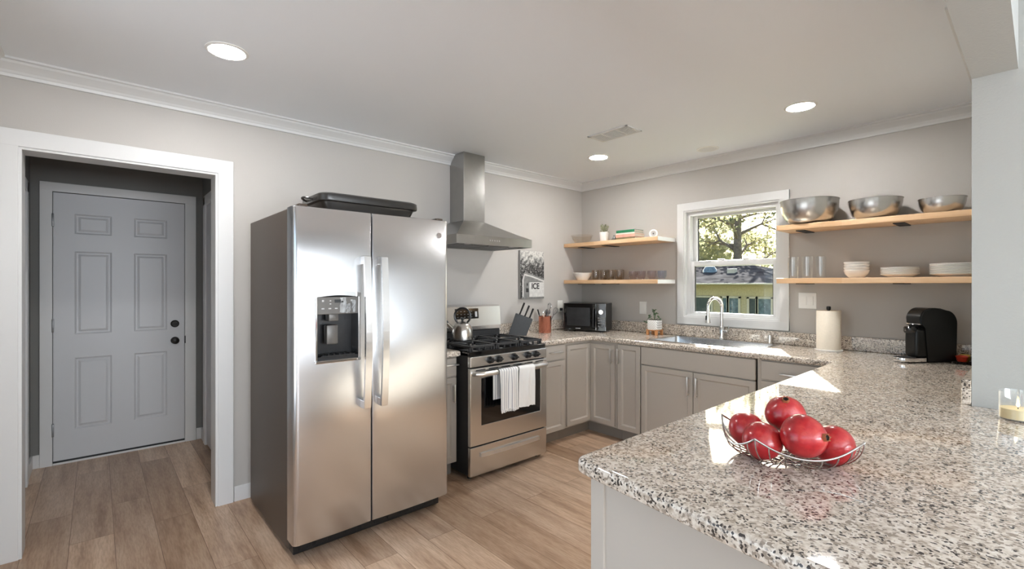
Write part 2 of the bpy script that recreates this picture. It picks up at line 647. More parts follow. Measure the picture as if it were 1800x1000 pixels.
def prism(bm, poly, z0, z1, bev=0.0, seg=3):
    t = bmesh.new()
    a = [t.verts.new((x, y, z0)) for x, y in poly]
    b = [t.verts.new((x, y, z1)) for x, y in poly]
    n = len(poly)
    for i in range(n):
        j = (i + 1) % n
        t.faces.new((a[i], a[j], b[j], b[i]))
    f0 = t.faces.new(list(reversed(a)))
    f1 = t.faces.new(b)
    bmesh.ops.recalc_face_normals(t, faces=t.faces)
    if bev > 0:
        es = list(set(list(f0.edges) + list(f1.edges)))
        bmesh.ops.bevel(t, geom=es, offset=bev, segments=seg, profile=0.5, affect='EDGES', clamp_overlap=True)
    merge(bm, t)
    return bm


def xform(bm, M):
    bmesh.ops.transform(bm, matrix=M, verts=bm.verts)
    return bm


def tagit(o, label=None, cat=None, group=None, kind=None):
    if label: o['label'] = label
    if cat: o['category'] = cat
    if group: o['group'] = group
    if kind: o['kind'] = kind
    return o


def part(name, bm, mat, parent=None, smooth=True, angle=35):
    me = bpy.data.meshes.new(name)
    bmesh.ops.recalc_face_normals(bm, faces=bm.faces)
    bm.to_mesh(me)
    bm.free()
    me.materials.append(MATS[mat])
    if smooth:
        for p in me.polygons:
            p.use_smooth = True
        me.set_sharp_from_angle(angle=R(angle))
    o = bpy.data.objects.new(name, me)
    COL.objects.link(o)
    if parent is not None:
        o.parent = parent
    return o


def thing(name, label, cat, loc=(0, 0, 0), rz=0.0, group=None, kind=None):
    o = bpy.data.objects.new(name, None)
    o.empty_display_size = 0.05
    o.location = loc
    o.rotation_euler = (0, 0, rz)
    COL.objects.link(o)
    return tagit(o, label, cat, group, kind)


def copy_tree(o, parent=None):
    c = o.copy()
    COL.objects.link(c)
    if parent is not None:
        c.parent = parent
    for ch in list(o.children):
        copy_tree(ch, c)
    return c


def solo(name, bm, mat, label, cat, loc=(0, 0, 0), group=None, kind=None, smooth=True, rz=0.0):
    o = part(name, bm, mat, None, smooth)
    o.location = loc
    o.rotation_euler = (0, 0, rz)
    return tagit(o, label, cat, group, kind)


def struct(name, bm, mat, label=None, cat=None, smooth=False):
    o = part(name, bm, mat, None, smooth)
    return tagit(o, label, cat, None, 'structure')


def text_bm(txt, size, extrude=0.0008, bold=0.0):
    cu = bpy.data.curves.new('txt', 'FONT')
    cu.body = txt
    cu.size = size
    cu.extrude = extrude
    cu.offset = bold
    cu.align_x = 'CENTER'
    cu.align_y = 'CENTER'
    ob = bpy.data.objects.new('txt', cu)
    COL.objects.link(ob)
    bpy.context.view_layer.update()
    dg = bpy.context.evaluated_depsgraph_get()
    me = bpy.data.meshes.new_from_object(ob.evaluated_get(dg))
    bm = bmesh.new()
    bm.from_mesh(me)
    bpy.data.objects.remove(ob)
    bpy.data.meshes.remove(me)
    return bm


# ------------------------------------------------------------------ room shell
WT = 0.14   # wall thickness
YW = -4.49  # left wall plane
FX = 8.0    # far wall plane
FY = -6.0   # front wall plane (behind the camera)
PY = -1.513  # pillar face
PX = 3.244   # kitchen right wall plane

b = new(); box(b, -1.8, FX + 0.2, FY - 0.2, 0.2, -0.08, 0.0)
struct('floor', b, 'plank_floor', 'light brown wood plank floor', 'floor')
b = new(); box(b, -1.8, FX + 0.2, FY - 0.2, 0.2, CEIL, CEIL + 0.1)
struct('ceiling', b, 'ceiling_paint', 'flat pale grey ceiling', 'ceiling')

# wall on the left with the cased hall opening
OY0, OY1, OZ = -4.372, -3.51, 2.081
b = new()
box(b, -WT, 0, OY1, 0.0, 0, CEIL)
box(b, -WT, 0, YW - 0.1, OY0, 0, CEIL)
box(b, -WT, 0, OY0, OY1, OZ, CEIL)
struct('wall_left', b, 'wall_paint', 'greige wall behind the fridge and range', 'wall')

# window wall
WX0, WX1, WZ0, WZ1 = 1.232, 2.045, 1.09, 2.062
b = new()
box(b, -WT, WX0, 0, WT, 0, CEIL)
box(b, WX1, PX + 0.13, 0, WT, 0, CEIL)
box(b, WX0, WX1, 0, WT, 0, WZ0)
box(b, WX0, WX1, 0, WT, WZ1, CEIL)
struct('wall_back', b, 'wall_paint', 'greige wall with the window and shelves', 'wall')

# right kitchen wall and the wall end beside the peninsula
b = new()
box(b, PX, PX + 0.124, PY, 0.0, 0, CEIL)
box(b, PX + 0.124, FX, PY, PY + WT, 0, CEIL)
struct('wall_right', b, 'pillar_paint', 'pale textured wall end beside the peninsula', 'wall')
b = new()
box(b, PX, PX + 0.124, FY, PY, 2.189, CEIL)
struct('trim_beam', b, 'pillar_paint', 'pale textured header beam above the peninsula', 'beam')

# walls out of frame that close the space; unseen openings let the outside lamps in
b = new()
box(b, -WT, 0.95, YW - WT, YW, 0, CEIL)
box(b, 2.95, 3.3, YW - WT, YW, 0, CEIL)
box(b, 0.95, 2.95, YW - WT, YW, 0, 0.3)  # unseen opening added to admit the side fill lamp
box(b, 0.95, 2.95, YW - WT, YW, 2.2, CEIL)
box(b, 3.16, 3.3, FY, YW - WT, 0, CEIL)
struct('wall_side', b, 'wall_paint', 'greige wall returning at the left edge', 'wall')
b = new()
box(b, FX, FX + WT, FY, -5.7, 0, CEIL)
box(b, FX, FX + WT, -1.62, PY + WT, 0, CEIL)
box(b, FX, FX + WT, -5.7, -1.62, 0, 0.3)
box(b, FX, FX + WT, -5.7, -1.62, 2.45, CEIL)
struct('wall_far', b, 'living_bounce_paint', 'living room wall with a wide window', 'wall')
b = new()
box(b, 3.16, 3.95, FY - WT, FY, 0, CEIL)
box(b, 7.25, FX + WT, FY - WT, FY, 0, CEIL)
box(b, 3.95, 7.25, FY - WT, FY, 0, 0.45)
box(b, 3.95, 7.25, FY - WT, FY, 2.42, CEIL)
struct('wall_front', b, 'living_bounce_paint', 'living room wall behind the camera', 'wall')


def crown(name, p0, p1, inward, label):
    # profile: distance from wall (inward) and drop from ceiling
    prof = [(0, 0), (0.078, 0), (0.078, 0.010), (0.066, 0.014), (0.060, 0.024), (0.040, 0.040), (0.026, 0.052), (0.020, 0.062), (0.016, 0.066), (0.012, 0.080), (0.0, 0.082)]
    p0 = Vector(p0); p1 = Vector(p1); inw = Vector(inward)
    bm = new()
    A = [bm.verts.new(p0 + inw * d - Vector((0, 0, z))) for d, z in prof]
    B = [bm.verts.new(p1 + inw * d - Vector((0, 0, z))) for d, z in prof]
    n = len(prof)
    for i in range(n):
        j = (i + 1) % n
        bm.faces.new((A[i], A[j], B[j], B[i]))
    bm.faces.new(A); bm.faces.new(list(reversed(B)))
    struct(name, bm, 'trim_white', label, 'moulding')


crown('trim_crown_left', (0, YW, CEIL), (0, -0.0, CEIL), (1, 0, 0), 'white crown moulding on the fridge wall')
crown('trim_crown_back', (0, 0, CEIL), (PX, 0, CEIL), (0, -1, 0), 'white crown moulding on the window wall')
crown('trim_crown_side', (0.0, YW, CEIL), (3.16, YW, CEIL), (0, 1, 0), 'white crown moulding at the left edge')
crown('trim_crown_right', (PX, PY, CEIL), (PX, 0, CEIL), (-1, 0, 0), 'white crown moulding on the right kitchen wall')

b = new()
box(b, 0, 0.014, OY1 + 0.09, -0.05, 0, 0.095, 0.003)
struct('baseboard_left', b, 'trim_white', 'white baseboard between hall opening and fridge', 'baseboard')

# casing of the hall opening
CW = 0.085
b = new()
for y0, y1 in ((OY0 - CW - 0.004, OY0 + 0.0), (OY1 - 0.0, OY1 + CW)):
    box(b, 0, 0.018, y0, y1, 0, OZ + CW, 0.002)
box(b, 0, 0.0185, OY0 - CW - 0.004, OY1 + CW, OZ, OZ + CW, 0.002)
struct('trim_hall_casing', b, 'trim_white', 'white casing round the hall opening', 'casing')
b = new()
box(b, -WT - 0.002, 0.010, OY0, OY0 + 0.012, 0, OZ)
box(b, -WT - 0.002, 0.010, OY1 - 0.012, OY1, 0, OZ)
box(b, -WT - 0.002, 0.010, OY0 + 0.012, OY1 - 0.012, OZ - 0.012, OZ)
struct('trim_hall_jamb', b, 'trim_white', 'white jamb lining the hall opening', 'jamb')

# hall beyond
HX = -1.60
HL, HR = -4.45, -3.36
b = new(); box(b, HX - 0.1, HX, HL - 0.1, -4.335, 0, CEIL); box(b, HX - 0.1, HX, -3.488, HR + 0.1, 0, CEIL); box(b, HX - 0.1, HX, -4.335, -3.488, 2.10, CEIL); box(b, HX - 0.1, HX - 0.036, -4.335, -3.488, 0, 2.10); box(b, HX - 0.04, HX, -4.335, -4.328, 0, 2.10); box(b, HX - 0.04, HX, -3.4955, -3.488, 0, 2.10)  # solid backing behind the door added to block outside light at its edges
struct('wall_hall_back', b, 'shaded_wall_paint', 'shade-darkened wall round the entry door', 'wall')
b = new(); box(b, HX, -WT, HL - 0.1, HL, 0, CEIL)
struct('wall_hall_left', b, 'shaded_wall_paint', 'shade-darkened left wall of the hall', 'wall')
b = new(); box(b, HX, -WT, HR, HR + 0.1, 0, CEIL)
struct('wall_hall_right', b, 'shaded_wall_paint', 'shade-darkened right wall of the hall', 'wall')
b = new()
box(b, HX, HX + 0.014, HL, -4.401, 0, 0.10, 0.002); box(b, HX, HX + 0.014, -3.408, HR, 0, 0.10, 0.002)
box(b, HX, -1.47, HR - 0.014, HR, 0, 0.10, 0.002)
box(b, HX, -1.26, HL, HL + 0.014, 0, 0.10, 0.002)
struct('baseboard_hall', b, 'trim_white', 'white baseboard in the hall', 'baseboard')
b = new()
box(b, HX, HX + 0.022, -4.400, -4.330, 0, 2.166, 0.003)
box(b, HX, HX + 0.022, -3.494, -3.412, 0, 2.166, 0.003)
box(b, HX, HX + 0.0225, -4.400, -3.412, 2.098, 2.168, 0.003)
struct('trim_entry_casing', b, 'trim_white', 'white casing of the entry door', 'casing')
b = new(); box(b, HX - 0.1, HX + 0.02, -4.33, -3.494, 0, 0.016, 0.003)
struct('trim_threshold', b, 'trim_white', 'pale threshold under the entry door', 'threshold')

# entry door, six panels
d1 = thing('door_1', 'closed white six-panel entry door at the end of the hall', 'door', (HX, 0, 0), 0, None, 'structure')
ys = [-4.327, -4.206, -3.984, -3.843, -3.621, -3.496]
zs = [0.028, 0.255, 0.812, 0.995, 1.645, 1.781, 1.938, 2.094]
bm = new()
G = [[bm.verts.new((0.012, y, z)) for z in zs] for y in ys]
panels = []
for i in range(5):
    for k in range(7):
        f = bm.faces.new((G[i][k], G[i + 1][k], G[i + 1][k + 1], G[i][k + 1]))
        if i in (1, 3) and k in (1, 3, 5):
            panels.append(f)
bmesh.ops.recalc_face_normals(bm, faces=bm.faces)
for f in bm.faces:
    if f.normal.x < 0:
        f.normal_flip()
bmesh.ops.inset_individual(bm, faces=panels, thickness=0.016, depth=-0.010)
bmesh.ops.inset_individual(bm, faces=panels, thickness=0.014, depth=0.0)
bmesh.ops.inset_individual(bm, faces=panels, thickness=0.022, depth=0.008)
box(bm, -0.035, 0.0, ys[0], ys[-1], zs[0], zs[-1])
for y0, y1, z0, z1 in ((ys[0], ys[0] + .001, zs[0], zs[-1]), (ys[-1] - .001, ys[-1], zs[0], zs[-1]), (ys[0], ys[-1], zs[-1] - .001, zs[-1]), (ys[0], ys[-1], zs[0], zs[0] + .001)):
    box(bm, 0.0, 0.012, y0, y1, z0, z1)
part('door_slab', bm, 'door_white', d1, False)
for z, kind in ((0.90, 'knob'), (1.045, 'deadbolt')):
    k = new()
    if kind == 'knob':
        lathe(k, [(0.030, 0), (0.031, 0.006), (0.013, 0.010), (0.012, 0.030), (0.024, 0.036), (0.029, 0.048), (0.025, 0.058), (0.012, 0.062), (0, 0.063)], 24)
    else:
        lathe(k, [(0.031, 0), (0.031, 0.010), (0.024, 0.014), (0.023, 0.016), (0, 0.016)], 24)
        box(k, -0.005, 0.005, -0.016, 0.016, 0.012, 0.030, 0.002)
    xform(k, Matrix.Translation((0.012, -3.566, z)) @ Matrix.Rotation(PI / 2, 4, 'Y'))
    tagit(part('door_knob' if kind == 'knob' else 'deadbolt', k, 'dark_bronze', d1), 'dark bronze ' + kind)
for z in (1.88, 1.07, 0.27):
    k = new(); box(k, 0.004, 0.024, -4.334, -4.322, z - 0.05, z + 0.05, 0.002)
    part('hinge', k, 'grey_metal', d1)
k = new(); box(k, 0.004, 0.024, -3.496, -3.489, 0.87, 0.935, 0.001)
part('strike_plate', k, 'dark_bronze', d1)
k = new(); box(k, 0.0, 0.016, -4.327, -3.496, 0.016, 0.03)
part('door_sweep', k, 'black_matte', d1)

# cased side doorways in the hall
b = new()
box(b, -1.445, -1.36, HR - 0.02, HR, 0, 2.15, 0.003)
box(b, -1.44, -0.42, HR - 0.02, HR, 2.07, 2.152, 0.003)
box(b, -0.50, -0.42, HR - 0.02, HR, 0, 2.15, 0.003)
struct('trim_hall_doorway_right', b, 'trim_white', 'white casing on the right of the hall', 'casing')
d2 = thing('door_2', 'white closed side door on the right of the hall', 'door', (0, HR, 0), 0, None, 'structure')
bm = new(); box(bm, -1.36, -0.50, -0.006, 0.0, 0.012, 2.07)
part('door_slab', bm, 'door_white', d2, False)
b = new()
box(b, -1.25, -1.165, HL, HL + 0.02, 0, 2.10, 0.003)
box(b, -1.25, -0.35, HL, HL + 0.02, 2.02, 2.102, 0.003)
struct('trim_hall_doorway_left', b, 'trim_white', 'white casing on the left of the hall', 'casing')
d3 = thing('door_3', 'white closed side door on the left of the hall', 'door', (0, HL, 0), 0, None, 'structure')
bm = new(); box(bm, -1.165, -0.40, 0.0, 0.006, 0.012, 2.02)
part('door_slab', bm, 'door_white', d3, False)

# ------------------------------------------------------------------ kitchen window
win = thing('window_1', 'white double-hung window over the sink', 'window', (0, 0, 0), 0, None, 'structure')
bm = new()
ox0, ox1, oz0, oz1 = 1.166, 2.113, 1.022, 2.132
box(bm, ox0, WX0, -0.018, 0, oz0, oz1, 0.002)
box(bm, WX1, ox1, -0.018, 0, oz0, oz1, 0.002)
box(bm, ox0, ox1, -0.0185, 0, WZ1, oz1, 0.002)
box(bm, ox0, ox1, -0.0185, 0, oz0, WZ0, 0.002)
part('casing', bm, 'trim_white', win, False)
bm = new()
t = 0.012
for x0, x1, z0, z1 in ((WX0, WX0 + t, WZ0, WZ1), (WX1 - t, WX1, WZ0, WZ1), (WX0 + t, WX1 - t, WZ1 - t, WZ1), (WX0 + t, WX1 - t, WZ0, WZ0 + t)):
    box(bm, x0, x1, -0.01, WT + 0.01, z0, z1)
# vinyl frame behind the liner
for x0, x1, z0, z1 in ((WX0 + t, WX0 + 0.042, WZ0 + t, WZ1 - t), (WX1 - 0.042, WX1 - t, WZ0 + t, WZ1 - t), (WX0 + 0.042, WX1 - 0.042, WZ1 - 0.048, WZ1 - t), (WX0 + 0.042, WX1 - 0.042, WZ0 + t, WZ0 + 0.026)):
    box(bm, x0, x1, 0.022, 0.12, z0, z1)
part('frame', bm, 'trim_white', win, False)


def sash(name, x0, x1, z0, z1, y0, y1, sw, top, bot):
    m_ = new()
    box(m_, x0, x0 + sw, y0, y1, z0, z1, 0.004)
    box(m_, x1 - sw, x1, y0, y1, z0, z1, 0.004)
    box(m_, x0, x1, y0 + .001, y1 - .001, z1 - top, z1, 0.004)
    box(m_, x0, x1, y0 + .001, y1 - .001, z0, z0 + bot, 0.004)
    s = part(name, m_, 'trim_white', win)
    g = new()
    yc = (y0 + y1) / 2
    box(g, x0 + sw - .004, x1 - sw + .004, yc - 0.002, yc + 0.002, z0 + bot - .004, z1 - top + .004)
    part('pane', g, 'window_glass', s, False)
    for sx in (x0 + sw, x1 - sw - 0.004):
        pass
    gk = new()
    box(gk, x0 + sw - .001, x0 + sw + 0.006, yc - 0.006, yc + 0.006, z0 + bot, z1 - top)
    box(gk, x1 - sw - 0.006, x1 - sw + .001, yc - 0.006, yc + 0.006, z0 + bot, z1 - top)
    part('gasket', gk, 'black_matte', s, False)
    return s


sash('upper_sash', WX0 + 0.042, WX1 - 0.010, 1.55, WZ1 - 0.048, 0.075, 0.105, 0.045, 0.022, 0.05)
ls = sash('lower_sash', WX0 + 0.030, WX1 - 0.020, WZ0 + 0.016, 1.600, 0.034, 0.066, 0.046, 0.048, 0.030)
bm = new(); box(bm, 1.52, 1.58, 0.036, 0.060, 1.600, 1.612, 0.003); box(bm, 1.74, 1.80, 0.036, 0.060, 1.600, 1.612, 0.003)
part('sash_lock', bm, 'plastic_white', win)

# ------------------------------------------------------------------ cabinets
# local frame: x right, -y out of the front, z up; origin at the back left floor corner


def panel_door(x0, x1, z0, z1, yf, th=0.02, frame=0.056, flat=False):
    bm = new()
    box(bm, x0, x1, yf, yf + th, z0, z1)
    fs = [f for f in bm.faces if f.normal.y < -0.9]
    if not flat:
        frame = min(frame, (x1 - x0) * 0.30)
        bmesh.ops.inset_individual(bm, faces=fs, thickness=frame, depth=0.0)
        bmesh.ops.inset_individual(bm, faces=fs, thickness=0.016, depth=-0.011)
    else:
        bmesh.ops.inset_individual(bm, faces=fs, thickness=0.004, depth=0.0)
    es = [e for e in bm.edges if e.is_boundary is False and len(e.link_faces) == 2 and abs(e.link_faces[0].normal.dot(e.link_faces[1].normal)) < 0.1]
    bmesh.ops.bevel(bm, geom=es, offset=0.002, segments=1, affect='EDGES', clamp_overlap=True)
    return bm


def pull(x, z, length, yf, vertical=True):
    bm = new()
    h = length / 2
    r = 0.0055
    out = yf - 0.028
    if vertical:
        box(bm, x - r, x + r, out - r, out + r, z - h, z + h, 0.0015)
        for s in (-1, 1):
            box(bm, x - .004, x + .004, out, yf, z + s * (h - 0.012) - .004, z + s * (h - 0.012) + .004)
    else:
        box(bm, x - h, x + h, out - r, out + r, z - r, z + r, 0.0015)
        for s in (-1, 1):
            box(bm, x + s * (h - 0.012) - .004, x + s * (h - 0.012) + .004, out, yf, z - .004, z + .004)
    return bm


def cabinet(label, loc, rz, w, d, fronts, group=None, toe=True, name='base_cabinet', hollow=False):
    c = thing(name, label, 'cabinet', loc, rz, group)
    bm = new()
    if hollow:
        box(bm, 0.0005, 0.0185, -d, -0.002, 0.11, 0.871)
        box(bm, w - 0.0185, w - 0.0005, -d, -0.002, 0.11, 0.871)
        box(bm, 0.0005, w - 0.0005, -d, -d + 0.019, 0.11, 0.871)
        box(bm, 0.0005, w - 0.0005, -0.014, -0.002, 0.11, 0.871)
        box(bm, 0.0005, w - 0.0005, -d, -0.002, 0.11, 0.128)
    else:
        box(bm, 0.0005, w - 0.0005, -d, -0.002, 0.11, 0.871)
    part('carcass', bm, 'cabinet_paint', c, False)
    if toe:
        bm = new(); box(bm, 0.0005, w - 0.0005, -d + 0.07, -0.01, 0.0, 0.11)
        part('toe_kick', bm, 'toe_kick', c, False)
    for f in fronts:
        kind, x0, x1, z0, z1 = f[:5]
        yf = -d - 0.02
        flat = kind in ('drawer', 'false_front')
        o = part({'drawer': 'drawer', 'door': 'door', 'false_front': 'false_drawer_front'}[kind], panel_door(x0, x1, z0, z1, yf, flat=flat), 'cabinet_paint', c, False)
        for hnd in f[5:]:
            hx, hz, hl, vert = hnd
            part('handle', pull(hx, hz, hl, yf, vert), 'nickel', o)
    return c


FA = 0.62   # face-frame depth, doors stand 20 mm proud
# wall A (faces +x): local x -> +y
Y_RANGE0, Y_RANGE1 = -2.127, -1.367
cabinet('narrow greige base cabinet between fridge and range', (0, -2.445, 0), PI / 2, 0.315, FA,
        [('drawer', 0.012, 0.303, 0.735, 0.86, (0.245, 0.815, 0.12, False)),
         ('door', 0.012, 0.303, 0.115, 0.722, (0.273, 0.61, 0.13, True))])
cabinet('greige base cabinet with one drawer, just right of the range', (0, -1.362, 0), PI / 2, 0.392, FA,
        [('drawer', 0.02, 0.375, 0.735, 0.86, (0.245, 0.80, 0.15, False)),
         ('door', 0.02, 0.375, 0.115, 0.722)])
# corner unit (L-shaped plan)
cc = thing('corner_cabinet', 'greige corner base cabinet with a folding two-leaf door', 'cabinet', (0, 0, 0))
bm = new(); prism(bm, [(0.002, -0.969), (FA, -0.969), (FA, -FA), (0.929, -FA), (0.929, -0.002), (0.002, -0.002)], 0.11, 0.871)
part('carcass', bm, 'cabinet_paint', cc, False)
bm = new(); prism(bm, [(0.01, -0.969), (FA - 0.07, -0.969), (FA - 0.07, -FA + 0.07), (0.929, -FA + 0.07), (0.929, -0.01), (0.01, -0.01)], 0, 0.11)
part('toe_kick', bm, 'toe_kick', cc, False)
bm = panel_door(-0.955, -FA - 0.012, 0.125, 0.845, -FA - 0.02)
xform(bm, Matrix.Rotation(PI / 2, 4, 'Z'))
part('door', bm, 'cabinet_paint', cc, False)
o = part('door', panel_door(FA + 0.024, 0.912, 0.125, 0.845, -FA - 0.02), 'cabinet_paint', cc, False)
part('handle', pull(0.885, 0.75, 0.13, -FA - 0.02), 'nickel', o)
cabinet('narrow single-door greige cabinet between corner unit and sink', (0.930, 0, 0), 0, 0.248, FA,
        [('door', 0.018, 0.243, 0.115, 0.86, (0.030, 0.755, 0.135, True))])
cabinet('wide greige sink cabinet with two doors below the window', (1.180, 0, 0), 0, 0.927, FA,
        [('false_front', 0.006, 0.921, 0.718, 0.862),
         ('door', 0.006, 0.462, 0.115, 0.708, (0.430, 0.60, 0.145, True)),
         ('door', 0.467, 0.921, 0.115, 0.708, (0.499, 0.60, 0.145, True))], hollow=True)
cabinet('greige drawer cabinet between sink cabinet and peninsula', (2.109, 0, 0), 0, 0.46, FA,
        [('drawer', 0.03, 0.44, 0.735, 0.86, (0.22, 0.785, 0.13, False)),
         ('door', 0.03, 0.44, 0.115, 0.722, (0.07, 0.62, 0.13, True))])
# peninsula: faces the kitchen (-x); local x -> -y
pen = thing('peninsula_cabinet', 'long greige peninsula cabinet with a plain end panel', 'cabinet', (3.20, -0.67, 0), -PI / 2)
bm = new(); box(bm, 0, 2.395, -0.575, 0, 0.11, 0.871)
part('carcass', bm, 'cabinet_paint', pen, False)
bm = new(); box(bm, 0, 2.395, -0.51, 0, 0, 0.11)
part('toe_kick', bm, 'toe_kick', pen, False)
for i in range(4):
    x0 = 0.10 + i * 0.572
    o = part('drawer', panel_door(x0 + .01, x0 + 0.56, 0.735, 0.86, -0.595, flat=True), 'cabinet_paint', pen, False)
    part('handle', pull(x0 + 0.29, 0.80, 0.15, -0.595, False), 'nickel', o)
    o = part('door', panel_door(x0 + .01, x0 + 0.56, 0.115, 0.722, -0.595), 'cabinet_paint', pen, False)
    part('handle', pull(x0 + 0.50, 0.62, 0.13, -0.595), 'nickel', o)
bm = new()
box(bm, 2.395, 2.404, -0.575, 0.33, 0.0, 0.871)
box(bm, 2.395, 2.412, -0.578, -0.535, 0.0, 0.871, 0.002)
part('end_panel', bm, 'cabinet_paint', pen, False)
bm = new(); box(bm, 0.9, 2.395, 0.0, 0.02, 0.0, 0.871)
part('back_panel', bm, 'cabinet_paint', pen, False)

# ------------------------------------------------------------------ worktops
ZT = 0.914
CT = 0.0425
EDGE = 0.675
PENX = 2.575


def arc(cx, cy, r, a0, a1, n=6):
    return [(cx + r * math.cos(R(a0 + (a1 - a0) * i / n)), cy + r * math.sin(R(a0 + (a1 - a0) * i / n))) for i in range(n + 1)]


SX0, SX1, SY0, SY1 = 1.205, 2.05, -0.55, -0.10
ct = thing('countertop', 'speckled white granite worktop of the sink run and peninsula', 'countertop')
outer = [(0.002, -0.002), (0.002, -1.360), (EDGE - 0.004, -1.360), (EDGE, -1.356)] + [(EDGE, -EDGE - 0.012), (EDGE + 0.012, -EDGE + 0.008)] + \
        [(PENX - 0.012, -EDGE + 0.008), (PENX, -EDGE - 0.004)]
outer += arc(PENX + 0.035, -3.065, 0.035, 180, 262, 6)
outer += [(3.44, -3.215)] + arc(3.49, -3.165, 0.05, 276, 360, 5)
outer += [(3.54, PY - 0.002), (PX - 0.001, PY - 0.002), (PX - 0.001, -0.002)]
bm = new()
T = bmesh.new()


def slab_with_hole(T, outer, hole, z0, z1, rnd):
    # side and rounded edges from loops, faces by triangle fill
    def loop(poly, z):
        return [T.verts.new((x, y, z)) for x, y in poly]

    def inset(poly, d):
        n = len(poly)
        out = []
        for i in range(n):
            p0 = Vector(poly[i - 1]); p1 = Vector(poly[i]); p2 = Vector(poly[(i + 1) % n])
            e1 = (p1 - p0).normalized(); e2 = (p2 - p1).normalized()
            n1 = Vector((-e1.y, e1.x)); n2 = Vector((-e2.y, e2.x))
            m = (n1 + n2)
            k = d / max(0.3, (1 + n1.dot(n2)) / 2) / 2
            out.append(tuple(p1 + m * k))
        return out
    # outer polygon counter-clockwise => left normal points inside
    area = sum(outer[i - 1][0] * outer[i][1] - outer[i][0] * outer[i - 1][1] for i in range(len(outer)))
    if area < 0:
        outer = list(reversed(outer))
    L = []
    steps = 5
    for i in range(steps + 1):
        a = PI / 2 * i / steps
        L.append((rnd * (1 - math.sin(a)), z0 + rnd * (1 - math.cos(a))))
    for i in range(steps + 1):
        a = PI / 2 * i / steps
        L.append((rnd * (1 - math.cos(a)), z1 - rnd * (1 - math.sin(a))))
    loops = [loop(inset(outer, d), z) for d, z in L]
    n = len(outer)
    for A, B in zip(loops[:-1], loops[1:]):
        for i in range(n):
            j = (i + 1) % n
            T.faces.new((A[i], A[j], B[j], B[i]))
    ht = hb = None
    if hole:
        hb = loop(hole, z0); ht = loop(hole, z1)
        k = len(hole)
        for i in range(k):
            j = (i + 1) % k
            T.faces.new((hb[i], ht[i], ht[j], hb[j]))
    for lp, h in ((loops[0], hb), (loops[-1], ht)):
        es = [T.edges.get((lp[i], lp[(i + 1) % n])) for i in range(n)]
        if h:
            es += [T.edges.get((h[i], h[(i + 1) % len(h)])) for i in range(len(h))]
        bmesh.ops.triangle_fill(T, edges=es, use_beauty=True)
    bmesh.ops.recalc_face_normals(T, faces=T.faces)


hole = arc(SX0 + .03, SY0 + .03, .03, 180, 270, 4) + arc(SX1 - .03, SY0 + .03, .03, 270, 360, 4) + arc(SX1 - .03, SY1 - .03, .03, 0, 90, 4) + arc(SX0 + .03, SY1 - .03, .03, 90, 180, 4)
slab_with_hole(T, outer, hole, ZT - CT, ZT, 0.014)
merge(bm, T)
part('slab', bm, 'granite', ct, True, 50)
bm = new()
box(bm, 0.002, PX - 0.03, -0.022, -0.002, ZT, ZT + 0.098, 0.003)
part('back_splash', bm, 'granite', ct, False)
bm = new()
box(bm, 0.002, 0.022, -1.360, -0.022, ZT, ZT + 0.098, 0.003)
part('left_splash', bm, 'granite', ct, False)
bm = new()
box(bm, PX - 0.030, PX - 0.001, PY - 0.002, -0.002, ZT, ZT + 0.098, 0.003)
part('right_splash', bm, 'granite', ct, False)

ct2 = thing('countertop', 'small granite worktop piece between fridge and range', 'countertop')
bm = new(); T = bmesh.new()
slab_with_hole(T, [(0.002, -2.445), (EDGE, -2.445), (EDGE, -2.134), (0.002, -2.134)], None, ZT - CT, ZT, 0.014)
merge(bm, T)
part('slab', bm, 'granite', ct2, True, 50)
bm = new(); box(bm, 0.002, 0.022, -2.445, -2.134, ZT, ZT + 0.098, 0.003)
part('left_splash', bm, 'granite', ct2, False)

# ------------------------------------------------------------------ sink, faucet, air gap
sk = thing('sink', 'stainless steel sink set into the granite under the window', 'sink', ((SX0 + SX1) / 2, (SY0 + SY1) / 2, ZT))
w2, h2 = (SX1 - SX0) / 2, (SY1 - SY0) / 2


def rrect(w, h, r, n=5):
    return arc(-w + r, -h + r, r, 180, 270, n) + arc(w - r, -h + r, r, 270, 360, n) + arc(w - r, h - r, r, 0, 90, n) + arc(-w + r, h - r, r, 90, 180, n)


bm = new()
A = [bm.verts.new((x, y, 0.0015)) for x, y in rrect(w2 + 0.022, h2 + 0.022, 0.035)]
B = [bm.verts.new((x, y, 0.004)) for x, y in rrect(w2 + 0.018, h2 + 0.018, 0.033)]
C_ = [bm.verts.new((x, y, 0.004)) for x, y in rrect(w2 - 0.006, h2 - 0.006, 0.03)]
for P_, Q_ in ((A, B), (B, C_)):
    for i in range(len(P_)):
        j = (i + 1) % len(P_)
        bm.faces.new((P_[i], P_[j], Q_[j], Q_[i]))
part('rim', bm, 'sink_steel', sk)
bm = new()
loops = [[bm.verts.new((x, y, z)) for x, y in rrect(w2 - d, h2 - d, r)] for d, z, r in ((0.006, 0.004, 0.03), (0.008, -0.005, 0.03), (0.015, -0.17, 0.035), (0.05, -0.19, 0.05))]
for P_, Q_ in zip(loops[:-1], loops[1:]):
    for i in range(len(P_)):
        j = (i + 1) % len(P_)
        bm.faces.new((P_[i], P_[j], Q_[j], Q_[i]))
bm.faces.new(loops[-1])
part('basin', bm, 'sink_steel', sk)
bm = new(); lathe(bm, [(0.045, 0), (0.045, 0.003), (0.030, 0.003), (0.026, -0.001), (0, -0.001)], 24, (0.05, 0.05, -0.1895))
part('drain', bm, 'chrome', sk)

